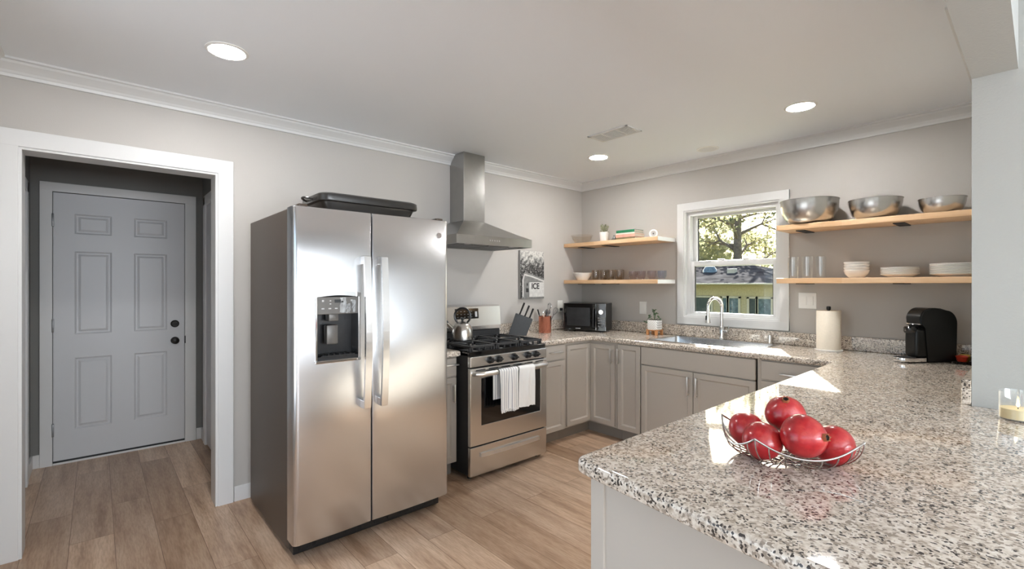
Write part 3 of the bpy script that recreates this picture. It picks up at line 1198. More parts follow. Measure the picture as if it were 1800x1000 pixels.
fc = thing('faucet', 'chrome gooseneck pull-down faucet behind the sink', 'faucet', (1.603, -0.058, ZT))
bm = new(); lathe(bm, [(0.027, 0), (0.027, 0.006), (0.021, 0.010), (0.020, 0.110), (0.018, 0.114), (0, 0.114)], 24)
part('body', bm, 'chrome', fc)
bm = new()
pts = [(0, 0, 0.11), (0, 0, 0.28)]
dirx, diry = -0.35, -0.94
rr = 0.075
for i in range(1, 13):
    a = PI * i / 12
    s = rr * (1 - math.cos(a))
    pts.append((dirx * s, diry * s, 0.28 + rr * math.sin(a)))
pts.append((dirx * 2 * rr, diry * 2 * rr, 0.24))
tube(bm, pts, 0.0135, 16)
part('neck', bm, 'chrome', fc)
bm = new(); lathe(bm, [(0.0140, 0.03), (0.0150, 0.0), (0.017, -0.03), (0.021, -0.075), (0.020, -0.082), (0, -0.082)], 20, (dirx * 2 * rr, diry * 2 * rr, 0.23))
sp = part('spray_head', bm, 'nickel', fc)
bm = new(); box(bm, -0.006, 0.006, -0.004, 0.004, -0.02, 0.02, 0.002)
xform(bm, Matrix.Translation((dirx * 2 * rr - 0.008, diry * 2 * rr - 0.015, 0.19)))
part('spray_button', bm, 'black_plastic', sp)
bm = new(); cyl(bm, (0.012, 0, 0.07), (0.052, -0.004, 0.072), 0.014, 16); tube(bm, [(0.045, -0.004, 0.072), (0.06, -0.006, 0.09), (0.066, -0.008, 0.12)], 0.006, 10)
part('lever', bm, 'chrome', fc)
bm = new(); lathe(bm, [(0.020, 0), (0.020, 0.004), (0.015, 0.007), (0.015, 0.062), (0.013, 0.068), (0, 0.069)], 20)
solo('air_gap', bm, 'nickel', 'small brushed cylinder cap at the right back of the sink', 'air gap', (1.985, -0.048, ZT))

# ------------------------------------------------------------------ refrigerator
fr = thing('refrigerator', 'large stainless side-by-side refrigerator by the hall opening', 'refrigerator', (0.0, -3.351, 0))
FWID = 0.905
X_C0, X_C1, X_D0, X_D1 = 0.10, 0.868, 0.880, 0.995
bm = new(); box(bm, X_C0, X_C1, 0.004, FWID - 0.004, 0.03, 1.775, 0.006)
part('case', bm, 'fridge_side', fr, False)
bm = new(); box(bm, 0.12, 0.91, 0.02, FWID - 0.02, 0.012, 0.095, 0.004)
for i in range(10):
    box(bm, 0.91, 0.916, 0.05 + i * 0.081, 0.05 + i * 0.081 + 0.06, 0.03, 0.07, 0.002)
part('base_grille', bm, 'black_plastic', fr, False)
for x in (0.18, 0.80):
    for y in (0.06, FWID - 0.06):
        bm = new(); cyl(bm, (x, y - 0.015, 0.02), (x, y + 0.015, 0.02), 0.02, 14)
        part('roller', bm, 'black_plastic', fr)
bm = new(); box(bm, X_C1 - 0.002, X_D0 + 0.002, 0.012, FWID - 0.012, 0.105, 1.76)
part('door_gasket', bm, 'black_matte', fr, False)
SEAM = 0.404
DZ0, DZ1 = 0.088, 1.778


def door_front_x(t, y):
    # t: 0..1 across the door; gently bowed with rounded outer edges
    return X_D1 - 0.006 * (2 * t - 1) ** 2


def fridge_door(y0, y1, round0, round1, hole=None):
    bm = new()
    prof = []
    n = 14
    rad = 0.022

    def fx(y):
        t_ = (y - y0) / (y1 - y0)
        x = door_front_x(t_, y)
        d0 = y - y0; d1 = y1 - y
        r0 = rad if round0 else 0.005
        r1 = rad if round1 else 0.005
        if d0 < r0:
            x -= r0 - math.sqrt(max(0, r0 * r0 - (r0 - d0) ** 2))
        if d1 < r1:
            x -= r1 - math.sqrt(max(0, r1 * r1 - (r1 - d1) ** 2))
        return x
    ysl = set()
    for r_, base, sg in ((rad if round0 else 0.005, y0, 1), (rad if round1 else 0.005, y1, -1)):
        for k in range(7):
            ysl.add(round(base + sg * r_ * (1 - math.cos(PI / 2 * k / 6)), 6))
    for k in range(1, n):
        ysl.add(round(y0 + (y1 - y0) * k / n, 6))
    if hole:
        for hy in hole[:2]:
            ysl = {y for y in ysl if abs(y - hy) > 0.008}
            ysl.add(hy)
    ysl = sorted(ysl)
    zs_ = [DZ0, DZ0 + 0.003, DZ0 + 0.010, DZ1 - 0.010, DZ1 - 0.003, DZ1]
    if hole:
        zs_ = sorted(zs_ + list(hole[2:]))
    off = {DZ0: 0.010, DZ0 + 0.003: 0.003, DZ1: 0.010, DZ1 - 0.003: 0.003}
    V = [[bm.verts.new((fx(y) - off.get(z, 0), y, z)) for z in zs_] for y in ysl]
    for i in range(len(ysl) - 1):
        for k in range(len(zs_) - 1):
            if hole and ysl[i] >= hole[0] - 1e-6 and ysl[i + 1] <= hole[1] + 1e-6 and zs_[k] >= hole[2] - 1e-6 and zs_[k + 1] <= hole[3] + 1e-6:
                continue
            bm.faces.new((V[i][k], V[i + 1][k], V[i + 1][k + 1], V[i][k + 1]))
    # back face and sides
    back = [[bm.verts.new((X_D0, y, z)) for z in (DZ0, DZ1)] for y in (y0, y1)]
    bm.faces.new((back[0][0], back[0][1], back[1][1], back[1][0]))
    bm.faces.new([v for v in V[0]] + [back[0][1], back[0][0]])
    bm.faces.new([back[1][0], back[1][1]] + list(reversed(V[-1])))
    bm.faces.new([back[0][0], back[1][0]] + [V[i][0] for i in range(len(ysl) - 1, -1, -1)])
    bm.faces.new([back[1][1], back[0][1]] + [V[i][-1] for i in range(len(ysl))])
    return bm


H0, H1, HZ0, HZ1 = 0.108, 0.326, 0.995, 1.345
fd = part('freezer_door', fridge_door(0.0, SEAM - 0.003, True, False, (H0, H1, HZ0, HZ1)), 'stainless', fr, True, 40)
rd = part('fridge_door', fridge_door(SEAM + 0.004, FWID, False, True), 'stainless', fr, True, 40)

# dispenser in the freezer door
bm = new()
xs0, xs1 = 0.905, X_D1 - 0.001
zmid = 1.232
for a in ((xs0, xs0 + .004, H0, H1, HZ0, zmid), (xs0, xs1, H0, H0 + .004, HZ0, zmid), (xs0, xs1, H1 - .004, H1, HZ0, zmid), (xs0, xs1, H0, H1, HZ0, HZ0 + .02)):
    box(bm, *a)
dp = part('dispenser_niche', bm, 'dispenser_dark', fd, False)
bm = new(); box(bm, 0.93, X_D1 + 0.001, H0, H1, zmid, HZ1 - 0.022, 0.003)
part('control_panel', bm, 'dispenser_grey', fd, False)
bm = new()
xf = X_D1 + 0.002
box(bm, xf, xf + .0015, H0 + 0.09, H0 + 0.135, 1.292, 1.308)
part('display', bm, 'black_gloss', fd, False)
for (y, z, w, h) in ((.03, 1.302, .010, .010), (.068, 1.302, .008, .006), (.068, 1.286, .008, .006), (.03, 1.262, .014, .006), (.065, 1.262, .014, .006), (.098, 1.262, .014, .006), (.13, 1.262, .014, .006), (.16, 1.262, .014, .006), (.18, 1.302, .010, .010)):
    bm = new()
    box(bm, X_D1 + 0.001, X_D1 + 0.0025, H0 + y - w / 2, H0 + y + w / 2, z - h / 2, z + h / 2)
    part('button', bm, 'text_grey', fd, False)
bm = new()
for (fy0, fy1, fz0, fz1) in ((H0 + 0.118, H0 + 0.150, 1.240, 1.318), (H0 + 0.150, H0 + 0.172, 1.236, 1.285), (H0 + 0.182, H0 + 0.200, 1.240, 1.305)):
    g = [[bm.verts.new((X_D1 + 0.0015 + random.uniform(0, 0.004), fy0 + (fy1 - fy0) * i / 4 + random.uniform(-.003, .003), fz0 + (fz1 - fz0) * k / 6 + random.uniform(-.003, .003))) for k in range(7)] for i in range(5)]
    for i in range(4):
        for k in range(6):
            bm.faces.new((g[i][k], g[i + 1][k], g[i + 1][k + 1], g[i][k + 1]))
part('torn_film', bm, 'film_clear', fd, False)
bm = new()
# bevelled stainless surround with an arched top
t_ = 0.010
box(bm, X_D1 - 0.012, X_D1 + 0.006, H0 - t_, H0 + 0.002, HZ0 - 0.008, HZ1 - 0.008, 0.003)
box(bm, X_D1 - 0.012, X_D1 + 0.006, H1 - 0.002, H1 + t_, HZ0 - 0.008, HZ1 - 0.008, 0.003)
ap = []
for k in range(11):
    y = H0 - t_ + (H1 - H0 + 2 * t_) * k / 10
    ap.append((X_D1 - 0.002, y, HZ1 - 0.014 + 0.010 * math.sin(PI * k / 10)))
tube(bm, ap, 0.01, 4, flat=(0.0095, 0.011))
box(bm, X_D1 - 0.02, X_D1 + 0.014, H0 - t_, H1 + t_, HZ0 - 0.012, HZ0 + 0.004, 0.004)
part('dispenser_bezel', bm, 'chrome', fd, False)
bm = new(); box(bm, 0.93, 0.975, 0.165, 0.225, 1.075, 1.175, 0.006)
part('paddle', bm, 'dispenser_grey', dp)
bm = new(); box(bm, 0.925, 0.98, 0.175, 0.225, 1.195, 1.238, 0.004)
part('spout_housing', bm, 'dispenser_grey', dp)
bm = new(); box(bm, 0.92, X_D1 + 0.004, H0 + 0.02, H1 - 0.02, HZ0 + 0.02, HZ0 + 0.026, 0.001)
for k in range(6):
    box(bm, 0.93, X_D1, H0 + .03 + k * .028, H0 + .035 + k * .028, HZ0 + .026, HZ0 + .030)
part('drip_grate', bm, 'black_plastic', dp, False)

# bowed flat handles
for yc, door in ((SEAM - 0.050, fd), (SEAM + 0.048, rd)):
    bm = new()
    pts = []
    for k in range(17):
        s = k / 16
        pts.append((X_D1 + 0.046 + 0.022 * math.sin(PI * s), yc, 0.727 + (1.535 - 0.727) * s))
    tube(bm, pts, 0.01, 4, flat=(0.0185, 0.008))
    for z in (0.745, 1.517):
        box(bm, X_D1 - 0.004, X_D1 + 0.05, yc - 0.0165, yc + 0.0165, z - 0.022, z + 0.022, 0.003)
    part('handle', bm, 'stainless_oven', door, False)
bm = new(); cyl(bm, (X_D1 - 0.007, 0.835, 1.683), (X_D1 + 0.001, 0.835, 1.683), 0.017, 24)
lg = part('emblem', bm, 'chrome', rd)
bm = new()
tube(bm, [(X_D1 + 0.0012, 0.835 + 0.0125 * math.cos(2 * PI * k / 20), 1.683 + 0.0125 * math.sin(2 * PI * k / 20)) for k in range(20)], 0.0012, 5, True)
xx = text_bm('GE', 0.016, 0.0006)
xform(xx, Matrix.Translation((X_D1 + 0.0016, 0.835, 1.683)) @ Matrix.Rotation(PI / 2, 4, 'Z') @ Matrix.Rotation(PI / 2, 4, 'X'))
merge(bm, xx)
part('monogram', bm, 'logo_red', lg, False)
for y in (0.05, FWID - 0.05):
    bm = new(); box(bm, 0.82, 0.97, y - 0.022, y + 0.022, 1.775, 1.792, 0.004)
    part('hinge_cover', bm, 'fridge_side', fr)

# black roasting pan on top
rp = thing('roasting_pan', 'black rectangular roasting pan lying on top of the fridge', 'pan', (0.74, -2.895, 1.775))
bm = new()
for lo_, hi_ in (((0.13, 0.23, 0.04), (0.155, 0.275, 0.05)),):
    rings = []
    for w_, h_, r_, z in ((0.140, 0.255, 0.05, 0.0), (0.158, 0.280, 0.055, 0.058), (0.172, 0.298, 0.06, 0.062), (0.174, 0.30, 0.06, 0.070), (0.172, 0.298, 0.06, 0.098), (0.16, 0.285, 0.06, 0.106), (0.14, 0.262, 0.055, 0.106), (0.13, 0.25, 0.05, 0.096)):
        rings.append([bm.verts.new((x, y, z)) for x, y in rrect(w_, h_, r_)])
    for P_, Q_ in zip(rings[:-1], rings[1:]):
        for i in range(len(P_)):
            j = (i + 1) % len(P_)
            bm.faces.new((P_[i], P_[j], Q_[j], Q_[i]))
    bm.faces.new(rings[0]); bm.faces.new(rings[-1])
part('body', bm, 'pan_black', rp)
for s in (-1, 1):
    bm = new()
    pts = []
    for k in range(11):
        a = PI * k / 10
        pts.append((-0.05 * math.cos(a), s * (0.292 + 0.045 * math.sin(a)), 0.076 + 0.012 * math.sin(a)))
    tube(bm, pts, 0.006, 8)
    part('handle', bm, 'pan_black', rp)

# ------------------------------------------------------------------ range
rg = thing('gas_range', 'stainless gas range with black grates below the hood', 'range', (0.085, Y_RANGE0, 0))
W = 0.76
D = 0.70   # local x: 0 back .. 0.70 front
bm = new(); box(bm, 0, D - 0.03, 0.002, W - 0.002, 0.04, 0.90, 0.002)
part('body', bm, 'black_matte', rg, False)
for x in (0.06, D - 0.08):
    for y in (0.05, W - 0.05):
        bm = new(); cyl(bm, (x, y, 0), (x, y, 0.05), 0.016, 12)
        part('foot', bm, 'black_plastic', rg)
bm = new()
box(bm, 0, D - 0.01, 0.002, W - 0.002, 0.876, 0.914, 0.006)
part('cooktop', bm, 'black_gloss', rg, False)
bm = new()
box(bm, D - 0.035, D, 0.0, W, 0.802, 0.877, 0.006)
cp = part('control_panel', bm, 'stainless_oven', rg, False)
for y in (0.175, 0.255, 0.406, 0.547, 0.633):
    k = new()
    lathe(k, [(0.027, 0), (0.027, 0.006), (0.022, 0.010), (0.019, 0.030), (0.016, 0.033), (0, 0.033)], 20)
    box(k, -0.005, 0.005, -0.019, 0.019, 0.02, 0.042, 0.002)
    xform(k, Matrix.Translation((D, y, 0.842)) @ Matrix.Rotation(PI / 2, 4, 'Y'))
    part('knob', k, 'black_plastic', cp)
# oven door with window
bm = new()
wy0, wy1, wz0, wz1 = 0.100, 0.690, 0.385, 0.718
zd0, zd1 = 0.248, 0.794
box(bm, D - 0.03, D, 0.0, wy0, zd0, zd1, 0.004)
box(bm, D - 0.03, D, wy1, W, zd0, zd1, 0.004)
box(bm, D - 0.029, D - .0005, wy0 - .01, wy1 + .01, zd0, wz0, 0.003)
box(bm, D - 0.029, D - .0005, wy0 - .01, wy1 + .01, wz1, zd1, 0.003)
od = part('oven_door', bm, 'stainless_oven', rg, False)
bm = new(); box(bm, D - 0.025, D - 0.006, wy0 - .005, wy1 + .005, wz0 - .005, wz1 + .005)
tagit(part('oven_window', bm, 'black_gloss', od, False), 'dark glass oven window')
bm = new()
for k in range(6):
    box(bm, D - 0.004, D + 0.0008, 0.05 + k * 0.117, 0.05 + k * 0.117 + 0.085, 0.776, 0.783)
part('vent_slot', bm, 'black_matte', od, False)
bm = new()
pts = [(D - 0.004, 0.03, 0.755), (D + 0.03, 0.036, 0.757), (D + 0.048, 0.06, 0.758)]
for k in range(1, 12):
    s = k / 12
    pts.append((D + 0.048 + 0.012 * math.sin(PI * s), 0.06 + (W - 0.12) * s, 0.758))
pts += [(D + 0.048, W - 0.06, 0.758), (D + 0.03, W - 0.036, 0.757), (D - 0.004, W - 0.03, 0.755)]
tube(bm, pts, 0.018, 16)
part('handle', bm, 'nickel', od)
bm = new(); box(bm, D - 0.03, D, 0.0, W, 0.036, 0.240, 0.005)
dr = part('drawer', bm, 'stainless_oven', rg, False)
bm = new()
pts = []
for k in range(13):
    s = k / 12
    pts.append((D + 0.002 + 0.010 * math.sin(PI * s), 0.09 + (W - 0.18) * s, 0.176))
tube(bm, pts, 0.012, 4, flat=(0.010, 0.014))
part('handle', bm, 'nickel', dr)
# back guard
bm = new()
Pf = [(0.0, 0.914), (0.115, 0.914), (0.115, 0.99), (0.125, 1.0), (0.128, 1.03), (0.112, 1.195), (0.09, 1.205), (0.0, 1.205)]
A = [bm.verts.new((x, 0.0, z)) for x, z in Pf]
B = [bm.verts.new((x, W, z)) for x, z in Pf]
for i in range(len(Pf)):
    j = (i + 1) % len(Pf)
    bm.faces.new((A[i], A[j], B[j], B[i]))
bm.faces.new(A); bm.faces.new(list(reversed(B)))
bg = part('back_guard', bm, 'stainless_oven', rg, False)
bm = new(); box(bm, 0.110, 0.122, 0.01, W - 0.01, 0.915, 0.992)
part('vent_strip', bm, 'black_matte', bg, False)


def on_guard(bm, y0, y1, z0, z1, th=0.003):
    def gx(z):
        return 0.128 + (0.112 - 0.128) * (z - 1.03) / (1.195 - 1.03)
    a = [(gx(z) - 0.001, y, z) for z in (z0, z1) for y in (y0, y1)]
    c = [(gx(z) + th, y, z) for z in (z0, z1) for y in (y0, y1)]
    va = [bm.verts.new(p) for p in a]; vc = [bm.verts.new(p) for p in c]
    for q in ((0, 1, 3, 2),):
        bm.faces.new([vc[i] for i in q]); bm.faces.new([va[i] for i in reversed(q)])
    for i, j in ((0, 1), (1, 3), (3, 2), (2, 0)):
        bm.faces.new((va[i], va[j], vc[j], vc[i]))


bm = new(); on_guard(bm, 0.275, 0.515, 1.095, 1.182)
ds = part('display', bm, 'black_gloss', bg, False)
bm = new()
on_guard(bm, 0.478, 0.500, 1.110, 1.155, 0.004)
part('clock', bm, 'text_grey', ds, False)
for i in range(5):
    for k in range(3):
        bm = new()
        on_guard(bm, 0.29 + i * 0.036, 0.303 + i * 0.036, 1.108 + k * 0.024, 1.113 + k * 0.024, 0.004)
        part('button', bm, 'vent_dark', ds, False)
# burners and grates
for x in (0.24, 0.53):
    for y in (0.19, 0.57):
        bm = new(); lathe(bm, [(0.055, 0), (0.055, 0.008), (0.040, 0.010), (0.038, 0.018), (0.020, 0.021), (0, 0.021)], 24, (x, y, 0.914))
        part('burner', bm, 'cast_iron', rg)
bm = new(); lathe(bm, [(0.04, 0), (0.04, 0.008), (0.028, 0.010), (0.026, 0.018), (0, 0.02)], 24, (0.385, 0.38, 0.914))
part('burner', bm, 'cast_iron', rg)
for y0, y1 in ((0.02, 0.255), (0.262, 0.498), (0.505, 0.74)):
    bm = new()
    zt = 0.950
    x0, x1 = 0.135, 0.665
    for yy in (y0 + .006, y1 - .006):
        box(bm, x0, x1, yy - .006, yy + .006, zt - 0.016, zt, 0.002)
    for xx_ in (x0 + .006, (x0 + x1) / 2, x1 - .006):
        box(bm, xx_ - .006, xx_ + .006, y0, y1, zt - 0.016, zt - .0005, 0.002)
    ym = (y0 + y1) / 2
    for xc in (0.24, 0.53):
        for a in range(4):
            an = PI / 4 + a * PI / 2
            p0 = (xc + 0.03 * math.cos(an), ym + 0.03 * math.sin(an), zt - .007)
            p1 = (xc + 0.125 * math.cos(an), ym + 0.108 * math.sin(an), zt - .007)
            tube(bm, [p0, p1], 0.005, 4, flat=(0.005, 0.006))
    for xx_ in (x0 + .01, (x0 + x1) / 2, x1 - .01):
        for yy in (y0 + .008, y1 - .008, ):
            box(bm, xx_ - .007, xx_ + .007, yy - .007, yy + .007, 0.914, zt - .01)
    for q in range(4):
        yq = y0 + (y1 - y0) * (q + 0.5) / 4
        box(bm, x1 - .016, x1 - .006, yq - .006, yq + .006, 0.914, zt - .008)
    part('grate', bm, 'cast_iron', rg, False)

# towels over the oven handle


def towel(name, y0, y1, zf, zb, mat, label, fringe=False, skew=0.0, seedv=1):
    rnd = random.Random(seedv)
    bm = new()
    ny, path = 26, []
    hx, hz, rr_ = 0.085 + D + 0.057, 0.758, 0.021
    ns = 26
    for i in range(ns):
        s = i / (ns - 1)
        path.append(('f', s))
    rows = []

    def prof():
        out = []
        for i in range(14):
            out.append((hx + rr_ + 0.002, zf + (hz - zf) * i / 14))
        for i in range(9):
            a = PI * i / 8
            out.append((hx + (rr_ + 0.002) * math.cos(a), hz + (rr_ + 0.002) * math.sin(a)))
        for i in range(1, 13):
            out.append((hx - rr_ - 0.002, hz + (zb - hz) * i / 12))
        return out
    pr = prof()
    ph = [rnd.uniform(0, 6) for _ in range(3)]
    for side in (0, 1):
        for i, (x, z) in enumerate(pr):
            row = []
            for k in range(ny + 1):
                t = k / ny
                drop = max(0, hz - z)
                wv = 0.010 * min(1, drop / 0.1) * (math.sin(t * 9 + ph[0]) + 0.5 * math.sin(t * 17 + ph[1]))
                back = i > 20
                if back:
                    wv *= 0.2
                    sh = -0.028
                else:
                    sh = skew * drop
                xx_ = x + wv * (0.8 if not back else 0.4) + (0.004 if not side else 0.0)
                if back:
                    xx_ = max(xx_, 0.085 + D + 0.004)
                row.append(bm.verts.new((xx_ if side == 0 else xx_, y0 + (y1 - y0) * t + sh * (1 if back else 1), z + (rnd.uniform(-.002, .002) if i == 0 else 0))))
            rows.append(row)
    n = len(pr)
    for i in range(n - 1):
        for k in range(ny):
            bm.faces.new((rows[i][k], rows[i][k + 1], rows[i + 1][k + 1], rows[i + 1][k]))
            bm.faces.new((rows[n + i][k], rows[n + i + 1][k], rows[n + i + 1][k + 1], rows[n + i][k + 1]))
    for i in range(n - 1):
        bm.faces.new((rows[i][0], rows[i + 1][0], rows[n + i + 1][0], rows[n + i][0]))
        bm.faces.new((rows[i][ny], rows[n + i][ny], rows[n + i + 1][ny], rows[i + 1][ny]))
    for k in range(ny):
        bm.faces.new((rows[0][k], rows[n][k], rows[n][k + 1], rows[0][k + 1]))
        bm.faces.new((rows[n - 1][k], rows[n - 1][k + 1], rows[2 * n - 1][k + 1], rows[2 * n - 1][k]))
    bottom = [v.co.copy() for v in rows[0]]
    o = solo(name, bm, mat, label, 'towel')
    if fringe:
        fb = new()
        for k in range(len(bottom)):
            p = bottom[k]
            tube(fb, [p + Vector((0, 0, 0.004)), p + Vector((rnd.uniform(-.003, .003), rnd.uniform(-.003, .003), -0.018))], 0.0028, 5)
        part('fringe', fb, 'linen', o)
    return o


towel('dish_towel', -1.925, -1.752, 0.485, 0.56, 'striped_linen', 'grey-striped white fringed towel hanging on the oven handle', True, 0.02, 3)
towel('dish_towel', -1.737, -1.578, 0.475, 0.54, 'linen', 'plain white towel hanging on the oven handle', False, -0.01, 5)

# ------------------------------------------------------------------ hood
hd = thing('range_hood', 'stainless chimney range hood above the range', 'range hood', (0, 0, 0))
hy0, hy1, hxf = -2.056, -1.273, 0.517
hz0, hz1 = 1.700, 1.768
cy0, cy1, cxf, cz = -1.768, -1.542, 0.205, 1.925
bm = new()
levels = []
ns = 8
for i in range(ns + 1):
    s = i / ns
    e = s ** 0.94
    f = 1 - e
    levels.append((hy0 + (cy0 - hy0) * e, hy1 + (cy1 - hy1) * e, hxf + (cxf - hxf) * e, hz1 + (cz - hz1) * s))
levels.insert(0, (hy0, hy1, hxf, hz0))
rings = [[bm.verts.new((0.002, a, z)), bm.verts.new((x, a, z)), bm.verts.new((x, b_, z)), bm.verts.new((0.002, b_, z))] for a, b_, x, z in levels]
for P_, Q_ in zip(rings[:-1], rings[1:]):
    for i in range(4):
        j = (i + 1) % 4
        bm.faces.new((P_[i], P_[j], Q_[j], Q_[i]))
bm.faces.new(rings[-1])
# underside recess rim
inn = [bm.verts.new((0.03, hy0 + .025, hz0)), bm.verts.new((hxf - .03, hy0 + .025, hz0)), bm.verts.new((hxf - .03, hy1 - .025, hz0)), bm.verts.new((0.03, hy1 - .025, hz0))]
up = [bm.verts.new((v.co.x, v.co.y, hz0 + 0.012)) for v in inn]
for i in range(4):
    j = (i + 1) % 4
    bm.faces.new((rings[0][i], rings[0][j], inn[j], inn[i]))
    bm.faces.new((inn[i], inn[j], up[j], up[i]))
bm.faces.new(up)
cn = part('canopy', bm, 'hood_steel', hd, False)
for k in range(2):
    bm = new()
    a = hy0 + 0.04 + k * 0.36
    box(bm, 0.05, 0.40, a, a + 0.34, hz0 + 0.002, hz0 + 0.011, 0.002)
    for q in range(11):
        box(bm, 0.06, 0.39, a + 0.012 + q * 0.029, a + 0.028 + q * 0.029, hz0, hz0 + 0.003)
    part('filter', bm, 'grey_metal', hd, False)
for k in range(2):
    bm = new(); lathe(bm, [(0.03, 0), (0.03, 0.006), (0, 0.006)], 20, (0.445, hy0 + 0.16 + k * 0.46, hz0 + 0.004))
    part('light', bm, 'plastic_white', hd)
bm = new(); box(bm, 0.002, cxf, cy0, cy1, cz - 0.002, CEIL - 0.001, 0.002)
part('chimney', bm, 'hood_steel', hd, False)
for k in range(5):
    bm = new(); cyl(bm, (hxf - 0.002, -1.735 + k * 0.024, 1.736), (hxf + 0.003, -1.735 + k * 0.024, 1.736), 0.006, 12)
    part('button', bm, 'text_grey', hd)

# ------------------------------------------------------------------ kettle
kt = thing('kettle', 'domed stainless kettle with a black ring handle on the range', 'kettle', (0.402, -1.920, 0.950))
bm = new(); lathe(bm, [(0.078, 0), (0.083, 0.005), (0.084, 0.03), (0.083, 0.060), (0.079, 0.085), (0.069, 0.110), (0.054, 0.130), (0.034, 0.143), (0.012, 0.148), (0, 0.148)], 40)
part('body', bm, 'kettle_steel', kt)
bm = new(); lathe(bm, [(0.010, 0.144), (0.009, 0.155), (0.015, 0.162), (0.015, 0.172), (0, 0.176)], 18)
part('lid_knob', bm, 'black_plastic', kt)
rv = Vector((0.663, 0.749, 0))
bm = new()
tube(bm, [rv * (0.062 * math.cos(R(a))) + Vector((0, 0, 0.188 + 0.062 * math.sin(R(a)))) for a in range(-50, 231, 10)], 0.0085, 10)
part('handle', bm, 'black_plastic', kt)
bm = new()
tube(bm, [-rv * 0.068 + Vector((0, 0, 0.075)), -rv * 0.095 + Vector((0, 0, 0.105)), -rv * 0.122 + Vector((0, 0, 0.130))], 0.016, 14, radii=[0.021, 0.016, 0.013])
part('spout', bm, 'kettle_steel', kt)
bm = new(); tube(bm, [-rv * 0.117 + Vector((0, 0, 0.125)), -rv * 0.128 + Vector((0, 0, 0.148))], 0.012, 10)
part('whistle', bm, 'black_plastic', kt)

# ------------------------------------------------------------------ knife block
kb = thing('knife_block', 'slanted dark grey knife block right of the range', 'knife block', (0.185, -1.130, ZT), math.atan2(0.749, 0.663))
# local x: along camera right, y: away
bm = new()
lean = math.tan(R(20))
poly = [(-0.095, 0.0), (0.075, 0.0), (0.135, 0.150), (-0.022, 0.205)]
A = [bm.verts.new((x, -0.045, z)) for x, z in poly]
B = [bm.verts.new((x, 0.045, z)) for x, z in poly]
for i in range(4):
    j = (i + 1) % 4
    bm.faces.new((A[i], A[j], B[j], B[i]))
bm.faces.new(A); bm.faces.new(list(reversed(B)))
bmesh.ops.bevel(bm, geom=list(bm.edges), offset=0.003, segments=2, affect='EDGES')
part('block', bm, 'knife_grey', kb, False)
dirv = Vector((math.sin(R(22)), 0, math.cos(R(22))))
for px_, pz_, ln in ((0.014, 0.192, 0.118), (0.062, 0.175, 0.108), (0.106, 0.160, 0.094)):
    kn = thing('knife', {0.014: 'tallest black-handled knife, leftmost in the knife block', 0.062: 'middle black-handled knife in the knife block', 0.106: 'shortest black-handled knife, rightmost in the knife block'}[px_], 'knife', (0, 0, 0), 0, 'knives in the block')
    M = Matrix.Translation((0.185, -1.130, ZT)) @ Matrix.Rotation(math.atan2(0.749, 0.663), 4, 'Z')
    bm = new()
    base = Vector((px_, 0, pz_))
    pts = [base - dirv * 0.004, base + dirv * 0.03, base + dirv * (ln - 0.02), base + dirv * ln]
    tube(bm, pts, 0.01, 10, radii=[0.0085, 0.0075, 0.0095, 0.0085])
    for v in bm.verts:
        pass
    xform(bm, M)
    part('handle', bm, 'black_plastic', kn)
    bm = new(); tube(bm, [base - dirv * 0.07, base], 0.01, 4, flat=(0.001, 0.012)); xform(bm, M)
    part('blade', bm, 'nickel', kn, False)

# ------------------------------------------------------------------ copper crock with utensils
CX, CY = 0.185, -0.775
cu = thing('utensil_crock', 'round copper crock of utensils near the microwave', 'crock', (CX, CY, ZT))
bm = new()
lathe(bm, [(0.060, 0), (0.062, 0.004), (0.063, 0.155), (0.066, 0.160), (0.062, 0.162), (0.059, 0.155), (0.058, 0.01), (0, 0.01)], 40)
part('pot', bm, 'copper', cu)


def utensil(name, label, off, tip, head, mat):
    u = thing(name, label, 'utensil', (CX, CY, ZT), 0, 'utensils in the copper crock')
    p0 = Vector((off[0], off[1], 0.016)); p1 = Vector(tip)
    bm = new(); tube(bm, [p0, p0.lerp(p1, 0.5), p1], 0.004, 8)
    part('handle', bm, mat, u)
    d = (p1 - p0).normalized()
    M = Matrix.Translation(p1) @ d.to_track_quat('Z', 'Y').to_matrix().to_4x4()
    bm = new()
    if head == 'spoon':
        lathe(bm, [(0.0, -0.005), (0.014, 0.005), (0.026, 0.025), (0.030, 0.045), (0.024, 0.066), (0.010, 0.078), (0, 0.080)], 16)
        xform(bm, M @ Matrix.Rotation(R(50), 4, 'Z') @ Matrix.Diagonal((1, 0.25, 1, 1)))
        part('bowl', bm, mat, u)
    elif head == 'whisk':
        for k in range(5):
            a = PI * k / 5
            pts = []
            for q in range(17):
                tt = q / 16 * 2 - 1
                rr_ = 0.026 * math.cos(tt * PI / 2) ** 0.6 if abs(tt) < 1 else 0
                pts.append((0.026 * math.sin(tt * PI) * 1.0 * math.cos(a), 0.026 * math.sin(tt * PI) * math.sin(a), 0.085 * math.cos(tt * PI / 2)))
            tube(bm, pts, 0.0012, 5)
        xform(bm, M)
        part('wires', bm, mat, u)
    elif head == 'spatula':
        prism(bm, [(-0.006, -0.002), (0.006, -0.002), (0.006, 0.002), (-0.006, 0.002)], -0.005, 0.05, 0.001)
        xform(bm, M @ Matrix.Rotation(R(60), 4, 'Z'))
        part('blade', bm, mat, u, False)
    elif head == 'ladle':
        lathe(bm, [(0.0, -0.02), (0.018, -0.016), (0.028, 0.0), (0.030, 0.012), (0.028, 0.012), (0.017, -0.013), (0, -0.017)], 18)
        xform(bm, M @ Matrix.Rotation(R(70), 4, 'X'))
        part('bowl', bm, mat, u)


